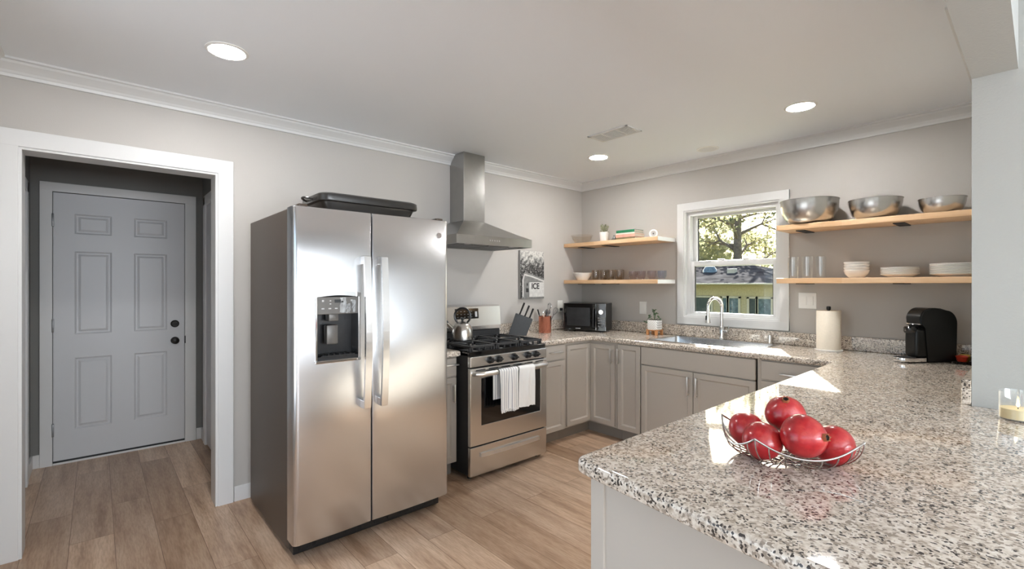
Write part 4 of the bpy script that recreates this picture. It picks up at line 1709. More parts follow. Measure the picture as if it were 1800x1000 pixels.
utensil('spoon', 'tall shiny steel serving spoon in the copper crock', (0.0, 0.01), (0.022, 0.030, 0.215), 'spoon', 'chrome')
utensil('spoon', 'short steel spoon leaning low over the front rim of the copper crock', (0.01, -0.01), (0.035, -0.038, 0.150), 'spoon', 'chrome')
utensil('spatula', 'dark slim spatula leaning left in the copper crock', (-0.01, -0.01), (-0.030, -0.052, 0.180), 'spatula', 'black_plastic')
utensil('whisk', 'thin wire whisk leaning right in the copper crock', (0.0, 0.015), (0.048, 0.066, 0.165), 'whisk', 'grey_metal')
utensil('ladle', 'dark ladle at the back of the copper crock', (-0.02, 0.0), (-0.012, 0.052, 0.205), 'ladle', 'grey_metal')

# ------------------------------------------------------------------ microwave in the corner
mw = thing('microwave', 'black countertop microwave in the corner under the shelves', 'microwave', (0.20, -0.520, ZT), R(25))
MWW, MWD, MWH = 0.43, 0.30, 0.283
bm = new(); box(bm, 0, MWW, 0.018, MWD, 0.012, MWH, 0.006)
part('case', bm, 'black_plastic', mw, False)
for x in (0.04, MWW - 0.04):
    for y in (0.05, MWD - 0.04):
        bm = new(); cyl(bm, (x, y, 0), (x, y, 0.014), 0.012, 12)
        part('foot', bm, 'black_plastic', mw)
bm = new(); box(bm, 0, 0.335, 0.0, 0.018, 0.012, MWH, 0.004)
dr_ = part('door', bm, 'black_gloss', mw, False)
bm = new(); box(bm, 0.035, 0.272, -0.0015, 0.004, 0.058, MWH - 0.042, 0.0008)
part('door_window', bm, 'dispenser_dark', dr_, False)
bm = new(); tube(bm, [(0.312, 0.0, 0.045), (0.312, -0.03, 0.06), (0.312, -0.034, 0.14), (0.312, -0.03, 0.225), (0.312, 0.0, 0.24)], 0.008, 10)
part('handle', bm, 'black_plastic', dr_)
bm = new(); box(bm, 0.125, 0.175, -0.002, 0.001, 0.030, 0.036)
part('badge', bm, 'text_grey', dr_, False)
bm = new(); box(bm, 0.337, MWW, 0.002, 0.018, 0.012, MWH, 0.003)
pn = part('control_panel', bm, 'black_gloss', mw, False)
bm = new(); box(bm, 0.345, 0.42, 0.0, 0.004, 0.21, 0.262, 0.001)
part('display', bm, 'black_gloss', pn, False)
k = new(); lathe(k, [(0.026, 0), (0.026, 0.012), (0.022, 0.016), (0, 0.016)], 24); xform(k, Matrix.Translation((0.383, 0.003, 0.20)) @ Matrix.Rotation(PI / 2, 4, 'X'))
part('dial', k, 'chrome', pn)
for i in range(3):
    for q in range(4):
        bm = new()
        box(bm, 0.352 + i * 0.024, 0.368 + i * 0.024, 0.0005, 0.004, 0.055 + q * 0.026, 0.068 + q * 0.026, 0.001)
        part('button', bm, 'vent_dark', pn, False)

# ------------------------------------------------------------------ wall plates


def plate(label, loc, rz, w, h, kind):
    p = thing('outlet_plate' if kind == 'outlet' else 'switch_plate', label, 'wall plate', loc, rz)
    bm = new(); box(bm, -w / 2, w / 2, -0.006, 0, -h / 2, h / 2, 0.002)
    part('plate', bm, 'plastic_white', p, False)
    if kind == 'outlet':
        bm = new(); box(bm, -0.018, 0.018, -0.009, -0.005, -0.036, 0.036, 0.002)
        part('socket', bm, 'plastic_white', p, False)
    else:
        n = 2 if w > 0.1 else 1
        for i in range(n):
            xc = (i - (n - 1) / 2) * 0.046
            bm = new(); box(bm, xc - 0.017, xc + 0.017, -0.010, -0.005, -0.034, 0.034, 0.002)
            part('rocker', bm, 'plastic_white', p, False)
    return p


plate('white single wall plate above the stand planter', (0.792, 0, 1.154), 0, 0.078, 0.122, 'outlet')
plate('white two-gang switch plate right of the window', (2.236, 0, 1.262), 0, 0.122, 0.122, 'switch')
plate('white outlet with a black plug behind the copper crock', (0, -0.36, 1.155), PI / 2, 0.078, 0.122, 'outlet')
cd = thing('power_cord', 'black plug and cord of the microwave at the outlet', 'cord', (0, -0.36, 1.12))
bm = new(); box(bm, 0.009, 0.034, -0.013, 0.013, -0.013, 0.016, 0.004)
part('plug', bm, 'black_plastic', cd)
bm = new(); tube(bm, [(0.028, 0, 0.0), (0.042, 0.0, -0.03), (0.045, -0.01, -0.10), (0.05, 0.01, -0.19), (0.08, 0.05, -0.197)], 0.003, 8)
part('cable', bm, 'black_plastic', cd)

# ------------------------------------------------------------------ canvas print
pc = thing('wall_print', 'black and white photo print on the wall beside the hood', 'print', (0, -0.795, 1.484))
bm = new(); box(bm, 0.002, 0.028, -0.166, 0.166, -0.24, 0.24, 0.002)
part('canvas', bm, 'canvas_edge', pc, False)
bm = new(); box(bm, 0.028, 0.029, -0.164, 0.164, -0.238, 0.238)
pf = part('photo', bm, 'photo_print', pc, False)
bm = new()   # grey curved body of a truck front in the lower half
pts = [(-0.14, -0.23), (-0.14, -0.06), (-0.125, 0.01), (-0.10, 0.025), (0.0, 0.005), (0.164, -0.04), (0.164, -0.238), (-0.12, -0.238)]
A = [bm.verts.new((0.0290, y, z)) for y, z in pts]; B = [bm.verts.new((0.0298, y, z)) for y, z in pts]
for i in range(len(pts)):
    j = (i + 1) % len(pts)
    bm.faces.new((A[i], A[j], B[j], B[i]))
bm.faces.new(A); bm.faces.new(list(reversed(B)))
part('photo_body', bm, 'print_mid', pf, False)
bm = new(); box(bm, 0.0298, 0.0304, -0.045, 0.164, -0.222, -0.075)
part('photo_panel', bm, 'print_pale', pf, False)
bm = new()
tube(bm, [(0.0296, -0.13, -0.22), (0.0296, -0.13, -0.05), (0.0296, -0.11, 0.0), (0.0296, 0.0, -0.02), (0.0296, 0.164, -0.065)], 0.004, 4, flat=(0.008, 0.001))
part('photo_outline', bm, 'print_pale', pf, False)
bm = new(); box(bm, 0.0298, 0.0305, -0.090, -0.055, -0.175, -0.135); box(bm, 0.0298, 0.0305, -0.08, -0.065, -0.11, -0.085)
part('photo_dark', bm, 'print_dark', pf, False)
bm = text_bm('ICE', 0.080, 0.0005, 0.002)
xform(bm, Matrix.Translation((0.0310, 0.040, -0.117)) @ Matrix.Rotation(PI / 2, 4, 'Z') @ Matrix.Rotation(PI / 2, 4, 'X') @ Matrix.Diagonal((0.95, 1, 1, 1)))
part('lettering', bm, 'ink_black', pf, False)

# ------------------------------------------------------------------ shelves
SHZ = (1.432, 1.822)


def shelf(label, x0, x1, zt, white_end=False):
    s = thing('floating_shelf', label, 'shelf', (x0, 0, zt), 0, 'wooden wall shelves')
    bm = new(); box(bm, 0.001, (x1 - x0) - 0.001, -0.30, -0.0005, -0.038, 0, 0.003)
    part('board', bm, 'shelf_wood', s, False)
    if white_end:
        bm = new(); box(bm, (x1 - x0) - 0.001, (x1 - x0) + 0.001, -0.299, -0.001, -0.037, -0.001)  # thin white plate over the board's end
        tagit(part('white_end_face', bm, 'end_white', s, False), 'white end of the shelf')
    L = x1 - x0
    for f in ((0.14, 0.42, ) if white_end else (0.12, 0.62)):
        bm = new()
        xb = f * L
        box(bm, xb - 0.03, xb + 0.03, -0.22, -0.001, -0.0435, -0.038)
        part('bracket', bm, 'black_matte', s, False)
    return s


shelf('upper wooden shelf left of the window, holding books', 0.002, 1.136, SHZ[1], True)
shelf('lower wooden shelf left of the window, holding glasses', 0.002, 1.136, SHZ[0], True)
shelf('upper wooden shelf right of the window, holding metal bowls', 2.118, PX - 0.001, SHZ[1])
shelf('lower wooden shelf right of the window, holding plates', 2.118, PX - 0.001, SHZ[0])

# mixing bowls


def metal_bowl(label, x, r, h, y):
    bm = new()
    base = r * 0.48
    prof = [(0, 0), (base, 0.0)]
    for i in range(1, 11):
        a = i / 10
        prof.append((base + (r - base) * math.sin(a * PI / 2) ** 0.95, h * (1 - math.cos(a * PI / 2)) ** 1.0))
    prof += [(r + 0.004, h), (r + 0.004, h + 0.003), (r - 0.001, h + 0.003)]
    for i in range(9, 0, -1):
        a = i / 10
        prof.append((base + (r - base) * math.sin(a * PI / 2) ** 0.95 - 0.002, h * (1 - math.cos(a * PI / 2)) + 0.002))
    prof += [(0, 0.002)]
    lathe(bm, prof, 56)
    solo('mixing_bowl', bm, 'steel_bowl', label, 'bowl', (x, y, SHZ[1]), 'metal bowls on the upper shelf')


metal_bowl('largest stainless mixing bowl at the left of the upper right shelf', 2.300, 0.183, 0.172, -0.187)
metal_bowl('middle-sized stainless bowl between two others on the shelf', 2.684, 0.146, 0.130, -0.165)
metal_bowl('smallest stainless bowl at the right of the upper right shelf', 3.016, 0.112, 0.094, -0.160)

# clear tumblers
for i, (x, y, r, lab) in enumerate(((2.192, -0.175, 0.036, 'clear tall glass at the left end of the lower right shelf'),
                                    (2.288, -0.185, 0.037, 'clear tall glass, second from the window on the shelf'),
                                    (2.355, -0.115, 0.037, 'clear tall glass nearest the stacked bowls'))):
    bm = new()
    lathe(bm, [(0, 0.0), (r * 0.86, 0), (r * 0.88, 0.004), (r, 0.158), (r - 0.0025, 0.160), (r - 0.003, 0.155), (r * 0.86 - 0.003, 0.016), (0, 0.014)], 32)
    solo('drinking_glass', bm, 'clear_glass', lab, 'glass', (x, y, SHZ[0]), 'clear glasses on the right shelf')

# stacked bowls and plates
names = ['bottom', 'second lowest', 'third', 'top']
z = SHZ[0]
for i in range(4):
    bm = new()
    lathe(bm, [(0, 0.003), (0.038, 0.003), (0.040, 0), (0.044, 0.0), (0.046, 0.004), (0.066, 0.026), (0.0735, 0.052), (0.0715, 0.053), (0.063, 0.028), (0.042, 0.0085), (0, 0.0075)], 40)
    solo('cereal_bowl', bm, 'ceramic_white', 'white cereal bowl, ' + ['at the bottom', 'second from the bottom', 'third from the bottom', 'on top'][i] + ' of the bowl stack', 'bowl', (2.580, -0.165, z), 'stacked white bowls')
    z += 0.0185
z = SHZ[0]
for i in range(6):
    bm = new()
    r = 0.100
    lathe(bm, [(0, 0.002), (r * .58, 0.002), (r * .60, 0), (r * .64, 0), (r * .68, 0.006), (r, 0.021), (r, 0.023), (r - .003, 0.0235), (r * .66, 0.010), (0, 0.007)], 44)
    solo('small_plate', bm, 'ceramic_white', 'small white plate, ' + ['lowest', 'second from the bottom', 'third from the bottom', 'fourth from the bottom', 'fifth from the bottom', 'topmost'][i] + ' in the middle stack on the shelf', 'plate', (2.812, -0.165, z), 'stacked small plates')
    z += 0.0085
z = SHZ[0]
for i in range(8):
    bm = new()
    r = 0.132
    lathe(bm, [(0, 0.002), (r * .58, 0.002), (r * .60, 0), (r * .64, 0), (r * .70, 0.006), (r, 0.020), (r, 0.022), (r - .003, 0.0225), (r * .68, 0.010), (0, 0.007)], 44)
    solo('dinner_plate', bm, 'ceramic_white', 'large white dinner plate, ' + ['lowest', 'second from the bottom', 'third from the bottom', 'fourth from the bottom', 'fourth from the top', 'third from the top', 'second from the top', 'topmost'][i] + ' in the stack by the wall', 'plate', (3.090, -0.165, z), 'stacked dinner plates')
    z += 0.0085

# left lower shelf: bowl, amber tumblers, glass mugs
bm = new()
lathe(bm, [(0, 0.003), (0.048, 0.003), (0.050, 0), (0.056, 0), (0.060, 0.004), (0.088, 0.045), (0.102, 0.075), (0.100, 0.077), (0.084, 0.047), (0.056, 0.010), (0, 0.008)], 48)
solo('serving_bowl', bm, 'ceramic_white', 'white bowl at the corner end of the lower left shelf', 'bowl', (0.175, -0.195, SHZ[0]))
lab = ['amber glass tumbler beside the white bowl', 'second amber tumbler from the white bowl', 'third amber tumbler from the white bowl', 'amber tumbler nearest the glass mugs',
       'amber tumbler behind the gap of the first two', 'amber tumbler at the back of the row, toward the mugs']
for i, (x, y) in enumerate(((0.345, -0.19), (0.435, -0.17), (0.535, -0.185), (0.625, -0.17), (0.40, -0.075), (0.58, -0.08))):
    bm = new()
    r = 0.039
    lathe(bm, [(0, 0), (r * .78, 0), (r * .86, 0.006), (r * 1.0, 0.045), (r * .96, 0.102), (r * .96 - .002, 0.103), (r * .94 - .002, 0.10), (r - .003, 0.045), (r * .8, 0.012), (0, 0.010)], 32)
    solo('tumbler', bm, 'amber_glass', lab[i], 'glass', (x, y, SHZ[0]), 'amber tumblers on the left shelf')
for i, (x, y, mat, lb) in enumerate(((0.775, -0.15, 'smoke_glass', 'smoky glass mug right next to the amber tumblers'), (0.880, -0.165, 'smoke_glass', 'dark smoky glass mug, second from the amber tumblers'),
                                     (1.000, -0.175, 'smoke_glass', 'smoky mug with a purple sheen beside the blue mug'), (1.090, -0.15, 'blue_glass', 'blue-tinted glass mug at the window end of the shelf'))):
    g = thing('glass_mug', lb, 'mug', (x, y, SHZ[0]), 0, 'glass mugs on the left shelf')
    bm = new()
    r = 0.043
    lathe(bm, [(0, 0), (r * .62, 0), (r * .70, 0.004), (r * .95, 0.035), (r, 0.082), (r - .003, 0.083), (r * .95 - .004, 0.037), (r * .66, 0.010), (0, 0.008)], 32)
    part('cup', bm, mat, g)
    bm = new()
    tube(bm, [Vector((-0.93, 0.36, 0)) * 0 + Vector((-(r * .9 + 0.020 * math.sin(PI * k / 10)), 0.0, 0.018 + 0.050 * k / 10)) for k in range(11)], 0.004, 8)
    part('handle', bm, mat, g)

# left upper shelf
bm = new()
lathe(bm, [(0, 0.002), (0.060, 0.002), (0.064, 0), (0.070, 0.004), (0.100, 0.045), (0.118, 0.086), (0.121, 0.090), (0.116, 0.090), (0.096, 0.047), (0.066, 0.009), (0, 0.007)], 48)
solo('glass_bowl', bm, 'bowl_glass', 'clear glass bowl at the corner end of the upper left shelf', 'bowl', (0.150, -0.175, SHZ[1]))
pp = thing('potted_succulent', 'little succulent in a white pot beside the books', 'plant', (0.437, -0.165, SHZ[1]))
bm = new(); lathe(bm, [(0, 0), (0.040, 0), (0.043, 0.004), (0.050, 0.100), (0.047, 0.101), (0.042, 0.085), (0, 0.085)], 36)
part('pot', bm, 'ceramic_white', pp)
bm = new(); lathe(bm, [(0.0455, 0.086), (0.02, 0.092), (0, 0.094)], 24)
part('soil', bm, 'soil', pp)
rnd = random.Random(11)


def leaf(bm, p, d, l, w, th=0.003):
    d = Vector(d).normalized()
    t = bmesh.new()
    lathe(t, [(0, 0), (w * .6, l * .2), (w, l * .5), (w * .7, l * .8), (0, l)], 7)
    xform(t, Matrix.Translation(p) @ d.to_track_quat('Z', 'Y').to_matrix().to_4x4() @ Matrix.Diagonal((1, 0.45, 1, 1)))
    merge(bm, t)


bm = new()
for k in range(70):
    a = rnd.uniform(0, 2 * PI); rr_ = rnd.uniform(0, 0.042); hh = rnd.uniform(0.088, 0.165)
    p = Vector((rr_ * math.cos(a), rr_ * math.sin(a), hh))
    leaf(bm, p, (math.cos(a) * rnd.uniform(.4, 1), math.sin(a) * rnd.uniform(.4, 1), rnd.uniform(.1, 1.0)), rnd.uniform(.016, .03), 0.0075)
for k in range(9):
    a = rnd.uniform(0, 2 * PI)
    tube(bm, [(0, 0, 0.086), (0.02 * math.cos(a), 0.02 * math.sin(a), 0.13), (0.032 * math.cos(a), 0.032 * math.sin(a), 0.155)], 0.0025, 5)
part('foliage', bm, 'sage_leaf', pp)

# books
bz = SHZ[1]
for (nm, cover, w, d, h, x, rz_, lb) in (('olive', 'book_olive', 0.215, 0.16, 0.022, 0.748, 0.02, 'olive book at the bottom of the shelf stack'),
                                         ('pink', 'book_pink', 0.225, 0.165, 0.030, 0.752, -0.015, 'dusty pink book below the white one'),
                                         ('white', 'book_white', 0.215, 0.16, 0.014, 0.748, 0.01, 'thin white book under the green book'),
                                         ('green', 'book_green', 0.21, 0.155, 0.027, 0.748, 0.0, 'green book on top of the shelf stack')):
    bk = thing('book', lb, 'book', (x, -0.165, bz), rz_, 'books on the upper shelf')
    bm = new()
    box(bm, -w / 2, w / 2, -d / 2, d / 2, 0, 0.0025, 0.0008)
    box(bm, -w / 2, w / 2, -d / 2, d / 2, h - 0.0025, h, 0.0008)
    box(bm, -w / 2, w / 2, -d / 2, -d / 2 + 0.0025, 0, h, 0.0008)
    part('cover', bm, cover, bk, False)
    bm = new(); box(bm, -w / 2 + .004, w / 2 - .004, -d / 2 + .002, d / 2 - .004, 0.0024, h - 0.0024)
    part('pages', bm, 'paper_page', bk, False)
    bz += h
# small grey animal figurine at the book's left end, round clock at the right
fg = thing('figurine', 'tiny grey bird figurine left of the book stack', 'figurine', (0.615, -0.235, SHZ[1]))
bm = new()
lathe(bm, [(0, 0), (0.010, 0.001), (0.017, 0.012), (0.018, 0.022), (0.012, 0.034), (0.009, 0.038), (0.011, 0.044), (0.008, 0.052), (0, 0.055)], 20)
tube(bm, [(0.008, 0, 0.046), (0.02, 0, 0.044)], 0.003, 6, radii=[0.004, 0.001])
tube(bm, [(-0.012, 0, 0.018), (-0.035, 0, 0.012)], 0.006, 6, radii=[0.009, 0.003])
part('body', bm, 'grey_metal', fg)
ck = thing('round_ornament', 'small round white ornament near the shelf end', 'ornament', (1.010, -0.165, SHZ[1]), R(20))
k = new(); lathe(k, [(0.036, -0.012), (0.040, -0.008), (0.040, 0.008), (0.036, 0.012), (0.026, 0.012), (0.024, 0.006), (0.024, -0.006), (0.026, -0.012), (0.036, -0.012)], 32, cap0=False, cap1=False)
xform(k, Matrix.Translation((0, 0, 0.041)) @ Matrix.Rotation(PI / 2, 4, 'X'))
part('ring', k, 'ceramic_white', ck)
k = new(); lathe(k, [(0, -0.004), (0.024, -0.004), (0.024, 0.004), (0, 0.004)], 24); xform(k, Matrix.Translation((0, 0, 0.041)) @ Matrix.Rotation(PI / 2, 4, 'X'))
part('face', k, 'text_grey', ck)
k = new(); lathe(k, [(0, -0.005), (0.008, -0.008), (0, -0.010)], 16); xform(k, Matrix.Translation((0, 0, 0.041)) @ Matrix.Rotation(-PI / 2, 4, 'X') @ Matrix.Diagonal((1, 1, 1, 1)))
part('hub', k, 'grey_metal', ck)

# ------------------------------------------------------------------ planter on wooden stand
pl = thing('planter', 'white carved planter with sprigs on a wooden stand by the backsplash', 'plant', (1.013, -0.150, ZT))
bm = new()
for sx, sy in ((-1, -1), (1, -1), (1, 1), (-1, 1)):
    pass
bm = new()
prism(bm, rrect(0.052, 0.052, 0.016), 0.048, 0.140, 0.004)
part('pot', bm, 'carved_pot', pl)
st = new()
box(st, -0.056, 0.056, -0.056, 0.056, 0.040, 0.048, 0.002)
for sx in (-1, 1):
    for sy in (-1, 1):
        box(st, sx * 0.056, sx * 0.034, sy * 0.056, sy * 0.034, 0, 0.052, 0.002)
part('stand', st, 'wood_stand', pl, False)
bm = new(); box(bm, -0.045, 0.045, -0.045, 0.045, 0.136, 0.142)
part('soil', bm, 'soil', pl, False)
sm_ = new(); bm = new()
for (dx, dy, hz_, n_) in ((0.0, 0.0, 0.085, 6), (-0.05, -0.02, 0.03, 7), (0.045, -0.01, 0.02, 4), (-0.025, 0.02, 0.05, 4), (0.02, -0.02, 0.06, 4), (-0.07, -0.03, -0.02, 5)):
    top = Vector((dx, dy, 0.142 + hz_))
    tube(sm_, [(dx * .2, dy * .2, 0.14), (dx * .8, dy * .8, 0.142 + max(hz_, 0.015) * .7), top], 0.002, 6)
    for q in range(n_):
        a = rnd.uniform(0, 2 * PI)
        leaf(bm, top + Vector((rnd.uniform(-.008, .008), rnd.uniform(-.008, .008), rnd.uniform(-.02, .004))), (math.cos(a), math.sin(a), rnd.uniform(-.2, .7)), rnd.uniform(.02, .034), 0.010)
part('stems', sm_, 'leaf_green', pl)
part('foliage', bm, 'leaf_green', pl)

# ------------------------------------------------------------------ paper towel
pt = thing('paper_towel_holder', 'white paper towel roll on a stand right of the sink', 'paper towel', (2.415, -0.160, ZT))
bm = new(); lathe(bm, [(0.084, 0), (0.086, 0.003), (0.086, 0.010), (0.082, 0.012), (0, 0.012)], 40)
part('base', bm, 'ceramic_white', pt)
bm = new(); lathe(bm, [(0.020, 0.012), (0.074, 0.012), (0.075, 0.016), (0.075, 0.282), (0.073, 0.286), (0.020, 0.286)], 48, cap0=False, cap1=False)
part('roll', bm, 'paper_towel', pt)
bm = new(); cyl(bm, (0, 0, 0.01), (0, 0, 0.298), 0.008, 14); lathe(bm, [(0.012, 0.290), (0.014, 0.296), (0.014, 0.312), (0.010, 0.316), (0, 0.316)], 18)
part('rod', bm, 'black_plastic', pt)

# ------------------------------------------------------------------ coffee machine
cm = thing('coffee_machine', 'glossy black capsule coffee machine beside the right wall', 'coffee machine', (2.966, -0.342, ZT), R(-35.5))
# local: front toward -y, right side at x = 0
CWD = 0.100
bm = new()
side = [(0.0, 0.0), (0.0, 0.215), (-0.006, 0.250)]
prof = [(0.005, 0.004), (0.205, 0.004), (0.208, 0.02), (0.206, 0.235)]
for k in range(9):
    a = R(0 + 75 * k / 8)
    prof.append((0.206 - 0.075 * (1 - math.cos(a)), 0.235 + 0.080 * math.sin(a)))
prof += [(0.10, 0.327), (0.06, 0.330)]
for k in range(8):
    a = R(90 + 80 * k / 7)
    prof.append((0.035 + 0.075 * math.cos(a), 0.258 + 0.072 * math.sin(a)))
prof += [(-0.035, 0.225), (-0.004, 0.218), (0.0, 0.205)]
A = [bm.verts.new((0, y, z)) for y, z in prof]
B = [bm.verts.new((-CWD, y, z)) for y, z in prof]
n = len(prof)
for i in range(n):
    j = (i + 1) % n
    bm.faces.new((A[i], A[j], B[j], B[i]))
fa = bm.faces.new(A); fb_ = bm.faces.new(list(reversed(B)))
bmesh.ops.bevel(bm, geom=list(fa.edges) + list(fb_.edges), offset=0.007, segments=3, affect='EDGES', clamp_overlap=True)
part('body', bm, 'machine_black', cm, True, 30)
bm = new(); box(bm, -CWD + 0.006, -0.006, -0.055, 0.06, 0.03, 0.205, 0.02, 4)
part('front_column', bm, 'machine_black', cm)
bm = new(); lathe(bm, [(0.030, 0), (0.034, 0.010), (0.034, 0.030), (0.028, 0.038), (0, 0.038)], 24, (-CWD / 2, -0.055, 0.178))
part('spout', bm, 'black_gloss', cm)
bm = new()
tube(bm, [(-0.004, 0.03, 0.232), (-0.010, -0.040, 0.232), (-CWD / 2, -0.052, 0.232), (-CWD + 0.010, -0.040, 0.232), (-CWD + 0.004, 0.03, 0.232)], 0.004, 8)
part('chrome_band', bm, 'chrome', cm)
bm = new()
pts = [(-CWD / 2 + 0.050 * math.cos(R(a)), -0.105 + 0.045 * math.sin(R(a)) - 0.0) for a in range(180, 361, 12)] + [(-CWD / 2 + 0.050, 0.0), (-CWD / 2 - 0.050, 0.0)]
prism(bm, pts, 0.006, 0.030, 0.003)
dt = part('drip_tray', bm, 'chrome', cm)
bm = new()
for q in range(6):
    yy = -0.135 + q * 0.016
    box(bm, -CWD / 2 - 0.034, -CWD / 2 + 0.034, yy, yy + 0.006, 0.0295, 0.0325)
part('drip_grate', bm, 'black_matte', dt, False)
bm = new(); box(bm, -CWD + 0.02, -0.02, -0.06, 0.19, 0.0, 0.008, 0.002)
part('foot_plate', bm, 'black_matte', cm)

# snack tray behind the coffee machine
TX, TY = 3.135, -0.150
tr = thing('snack_tray', 'black tray behind the coffee machine at the wall', 'tray', (TX, TY, ZT))
bm = new()
for w_, r_, z0, z1 in ():
    pass
rings = [[bm.verts.new((x, y, z)) for x, y in rrect(w_, h_, 0.02)] for w_, h_, z in ((0.060, 0.100, 0.0), (0.070, 0.112, 0.014), (0.073, 0.115, 0.016), (0.068, 0.110, 0.014), (0.058, 0.098, 0.004))]
for P_, Q_ in zip(rings[:-1], rings[1:]):
    for i in range(len(P_)):
        j = (i + 1) % len(P_)
        bm.faces.new((P_[i], P_[j], Q_[j], Q_[i]))
bm.faces.new(rings[0]); bm.faces.new(rings[-1])
part('tray', bm, 'black_gloss', tr)
for (dx, dy, mat, lb) in ((-0.028, -0.035, 'snack_red', 'red coffee pod on the black tray'), (-0.02, 0.03, 'snack_yellow', 'yellow coffee pod on the black tray'), (0.032, 0.0, 'snack_silver', 'silver coffee pod on the black tray')):
    bm = new(); lathe(bm, [(0, 0), (0.016, 0), (0.024, 0.012), (0.028, 0.034), (0.031, 0.036), (0.020, 0.042), (0, 0.044)], 24)
    solo('coffee_pod', bm, mat, lb, 'coffee pod', (TX + dx, TY + dy, ZT + 0.004), 'coffee pods on the tray')

# ------------------------------------------------------------------ candle
cl = thing('candle', 'candle in a clear glass jar at the right edge', 'candle', (3.371, -1.672, ZT))
bm = new(); lathe(bm, [(0, 0), (0.046, 0), (0.049, 0.004), (0.049, 0.098), (0.047, 0.100), (0.0465, 0.098), (0.0465, 0.006), (0, 0.006)], 40)
part('jar', bm, 'clear_glass', cl)
bm = new(); lathe(bm, [(0, 0.0065), (0.046, 0.0065), (0.046, 0.040), (0.040, 0.0385), (0, 0.038)], 36)
part('wax', bm, 'wax', cl)
bm = new(); cyl(bm, (0, 0, 0.037), (0, 0, 0.047), 0.0012, 6)
part('wick', bm, 'black_matte', cl)
bm = new(); lathe(bm, [(0, 0.044), (0.004, 0.049), (0.0045, 0.054), (0.002, 0.064), (0, 0.070)], 12)
part('flame', bm, 'flame', cl)

# ------------------------------------------------------------------ wire basket with pomegranates
BX, BY = 2.967, -2.672
wb = thing('wire_basket', 'silver wire fruit basket with four raised corners on the peninsula', 'basket', (BX, BY, ZT))
corners = [Vector((0.171, 0.006, 0.083)), Vector((0.013, 0.152, 0.086)), Vector((-0.166, -0.024, 0.088)), Vector((-0.025, -0.150, 0.078))]


def rim_pt(u):
    # u in 0..4
    i = int(u) % 4
    t = u - int(u)
    a = corners[i]; c = corners[(i + 1) % 4]
    p = a.lerp(c, t)
    out = Vector((p.x, p.y, 0)).normalized()
    s = math.sin(PI * t)
    return p + out * 0.020 * s - Vector((0, 0, 0.042 * s))


bm = new()
tube(bm, [rim_pt(k * 4 / 96) for k in range(96)], 0.0026, 8, True)
part('rim', bm, 'basket_wire', wb)
for k in range(28):
    p = rim_pt(k * 4 / 28)
    rad = Vector((p.x, p.y, 0))
    bm = new()
    pts = []
    for q in range(13):
        th = PI / 2 * q / 12
        rr_ = 0.052 + (rad.length - 0.052) * math.sin(th) ** 0.8
        pts.append(rad.normalized() * rr_ + Vector((0, 0, 0.0025 + (p.z - 0.0025) * (1 - math.cos(th)))))
    tube(bm, pts, 0.0017, 6)
    part('rib', bm, 'basket_wire', wb)
bm = new()
for rr_ in (0.052, 0.034, 0.016):
    tube(bm, [(rr_ * math.cos(2 * PI * k / 40), rr_ * math.sin(2 * PI * k / 40), 0.0020) for k in range(40)], 0.0018, 6, True)
for k in range(4):
    a = PI * k / 4
    tube(bm, [(0.054 * math.cos(a), 0.054 * math.sin(a), 0.0030), (-0.054 * math.cos(a), -0.054 * math.sin(a), 0.0030)], 0.0014, 6)
part('base_coil', bm, 'basket_wire', wb)


def pomegranate_fruit(label, c, r, direction, seedv):
    rn = random.Random(seedv)
    f = thing('pomegranate', label, 'pomegranate', c, 0, 'pomegranates in the wire basket')
    q = Vector(direction).to_track_quat('Z', 'Y').to_matrix().to_4x4()
    bm = new()
    prof = []
    for i in range(25):
        a = PI * i / 24
        rr_ = r * math.sin(a)
        z_ = -r * 0.95 * math.cos(a)
        prof.append((max(0, rr_), z_))
    prof[-1] = (0, prof[-1][1])
    prof[0] = (0, prof[0][1])
    lathe(bm, prof, 40)
    for v in bm.verts:
        an = math.atan2(v.co.y, v.co.x)
        k = 1 + 0.018 * math.cos(3 * an + seedv) * (math.hypot(v.co.x, v.co.y) / r) + 0.012 * math.cos(5 * an + 2 * seedv) * (math.hypot(v.co.x, v.co.y) / r)
        v.co.x *= k; v.co.y *= k
        # shoulder toward the calyx
        if v.co.z > r * 0.75:
            v.co.z += (v.co.z - r * 0.75) * 0.45
    xform(bm, q)
    part('fruit', bm, 'pomegranate_skin', f)
    bm = new()
    z0 = r * 0.98
    n_ = 24
    lo = []; hi = []; ih = []
    for i in range(n_):
        a = 2 * PI * i / n_
        w = 1 + 0.12 * math.cos(6 * a)
        lo.append(bm.verts.new((r * 0.20 * math.cos(a), r * 0.20 * math.sin(a), z0 - 0.006)))
        hi.append(bm.verts.new((r * 0.165 * w * math.cos(a), r * 0.165 * w * math.sin(a), z0 + r * (0.20 + 0.04 * math.cos(6 * a)))))
        ih.append(bm.verts.new((r * 0.125 * math.cos(a), r * 0.125 * math.sin(a), z0 + r * 0.17)))
    for i in range(n_):
        j = (i + 1) % n_
        bm.faces.new((lo[i], lo[j], hi[j], hi[i]))
        bm.faces.new((hi[i], hi[j], ih[j], ih[i]))
    xform(bm, q)
    part('calyx', bm, 'calyx', f)
    bm = new(); lathe(bm, [(r * 0.13, z0 + r * 0.165), (r * 0.10, z0 + r * 0.10), (0, z0 + r * 0.09)], 20, cap0=False)
    xform(bm, q)
    part('calyx_center', bm, 'calyx_hole', f)


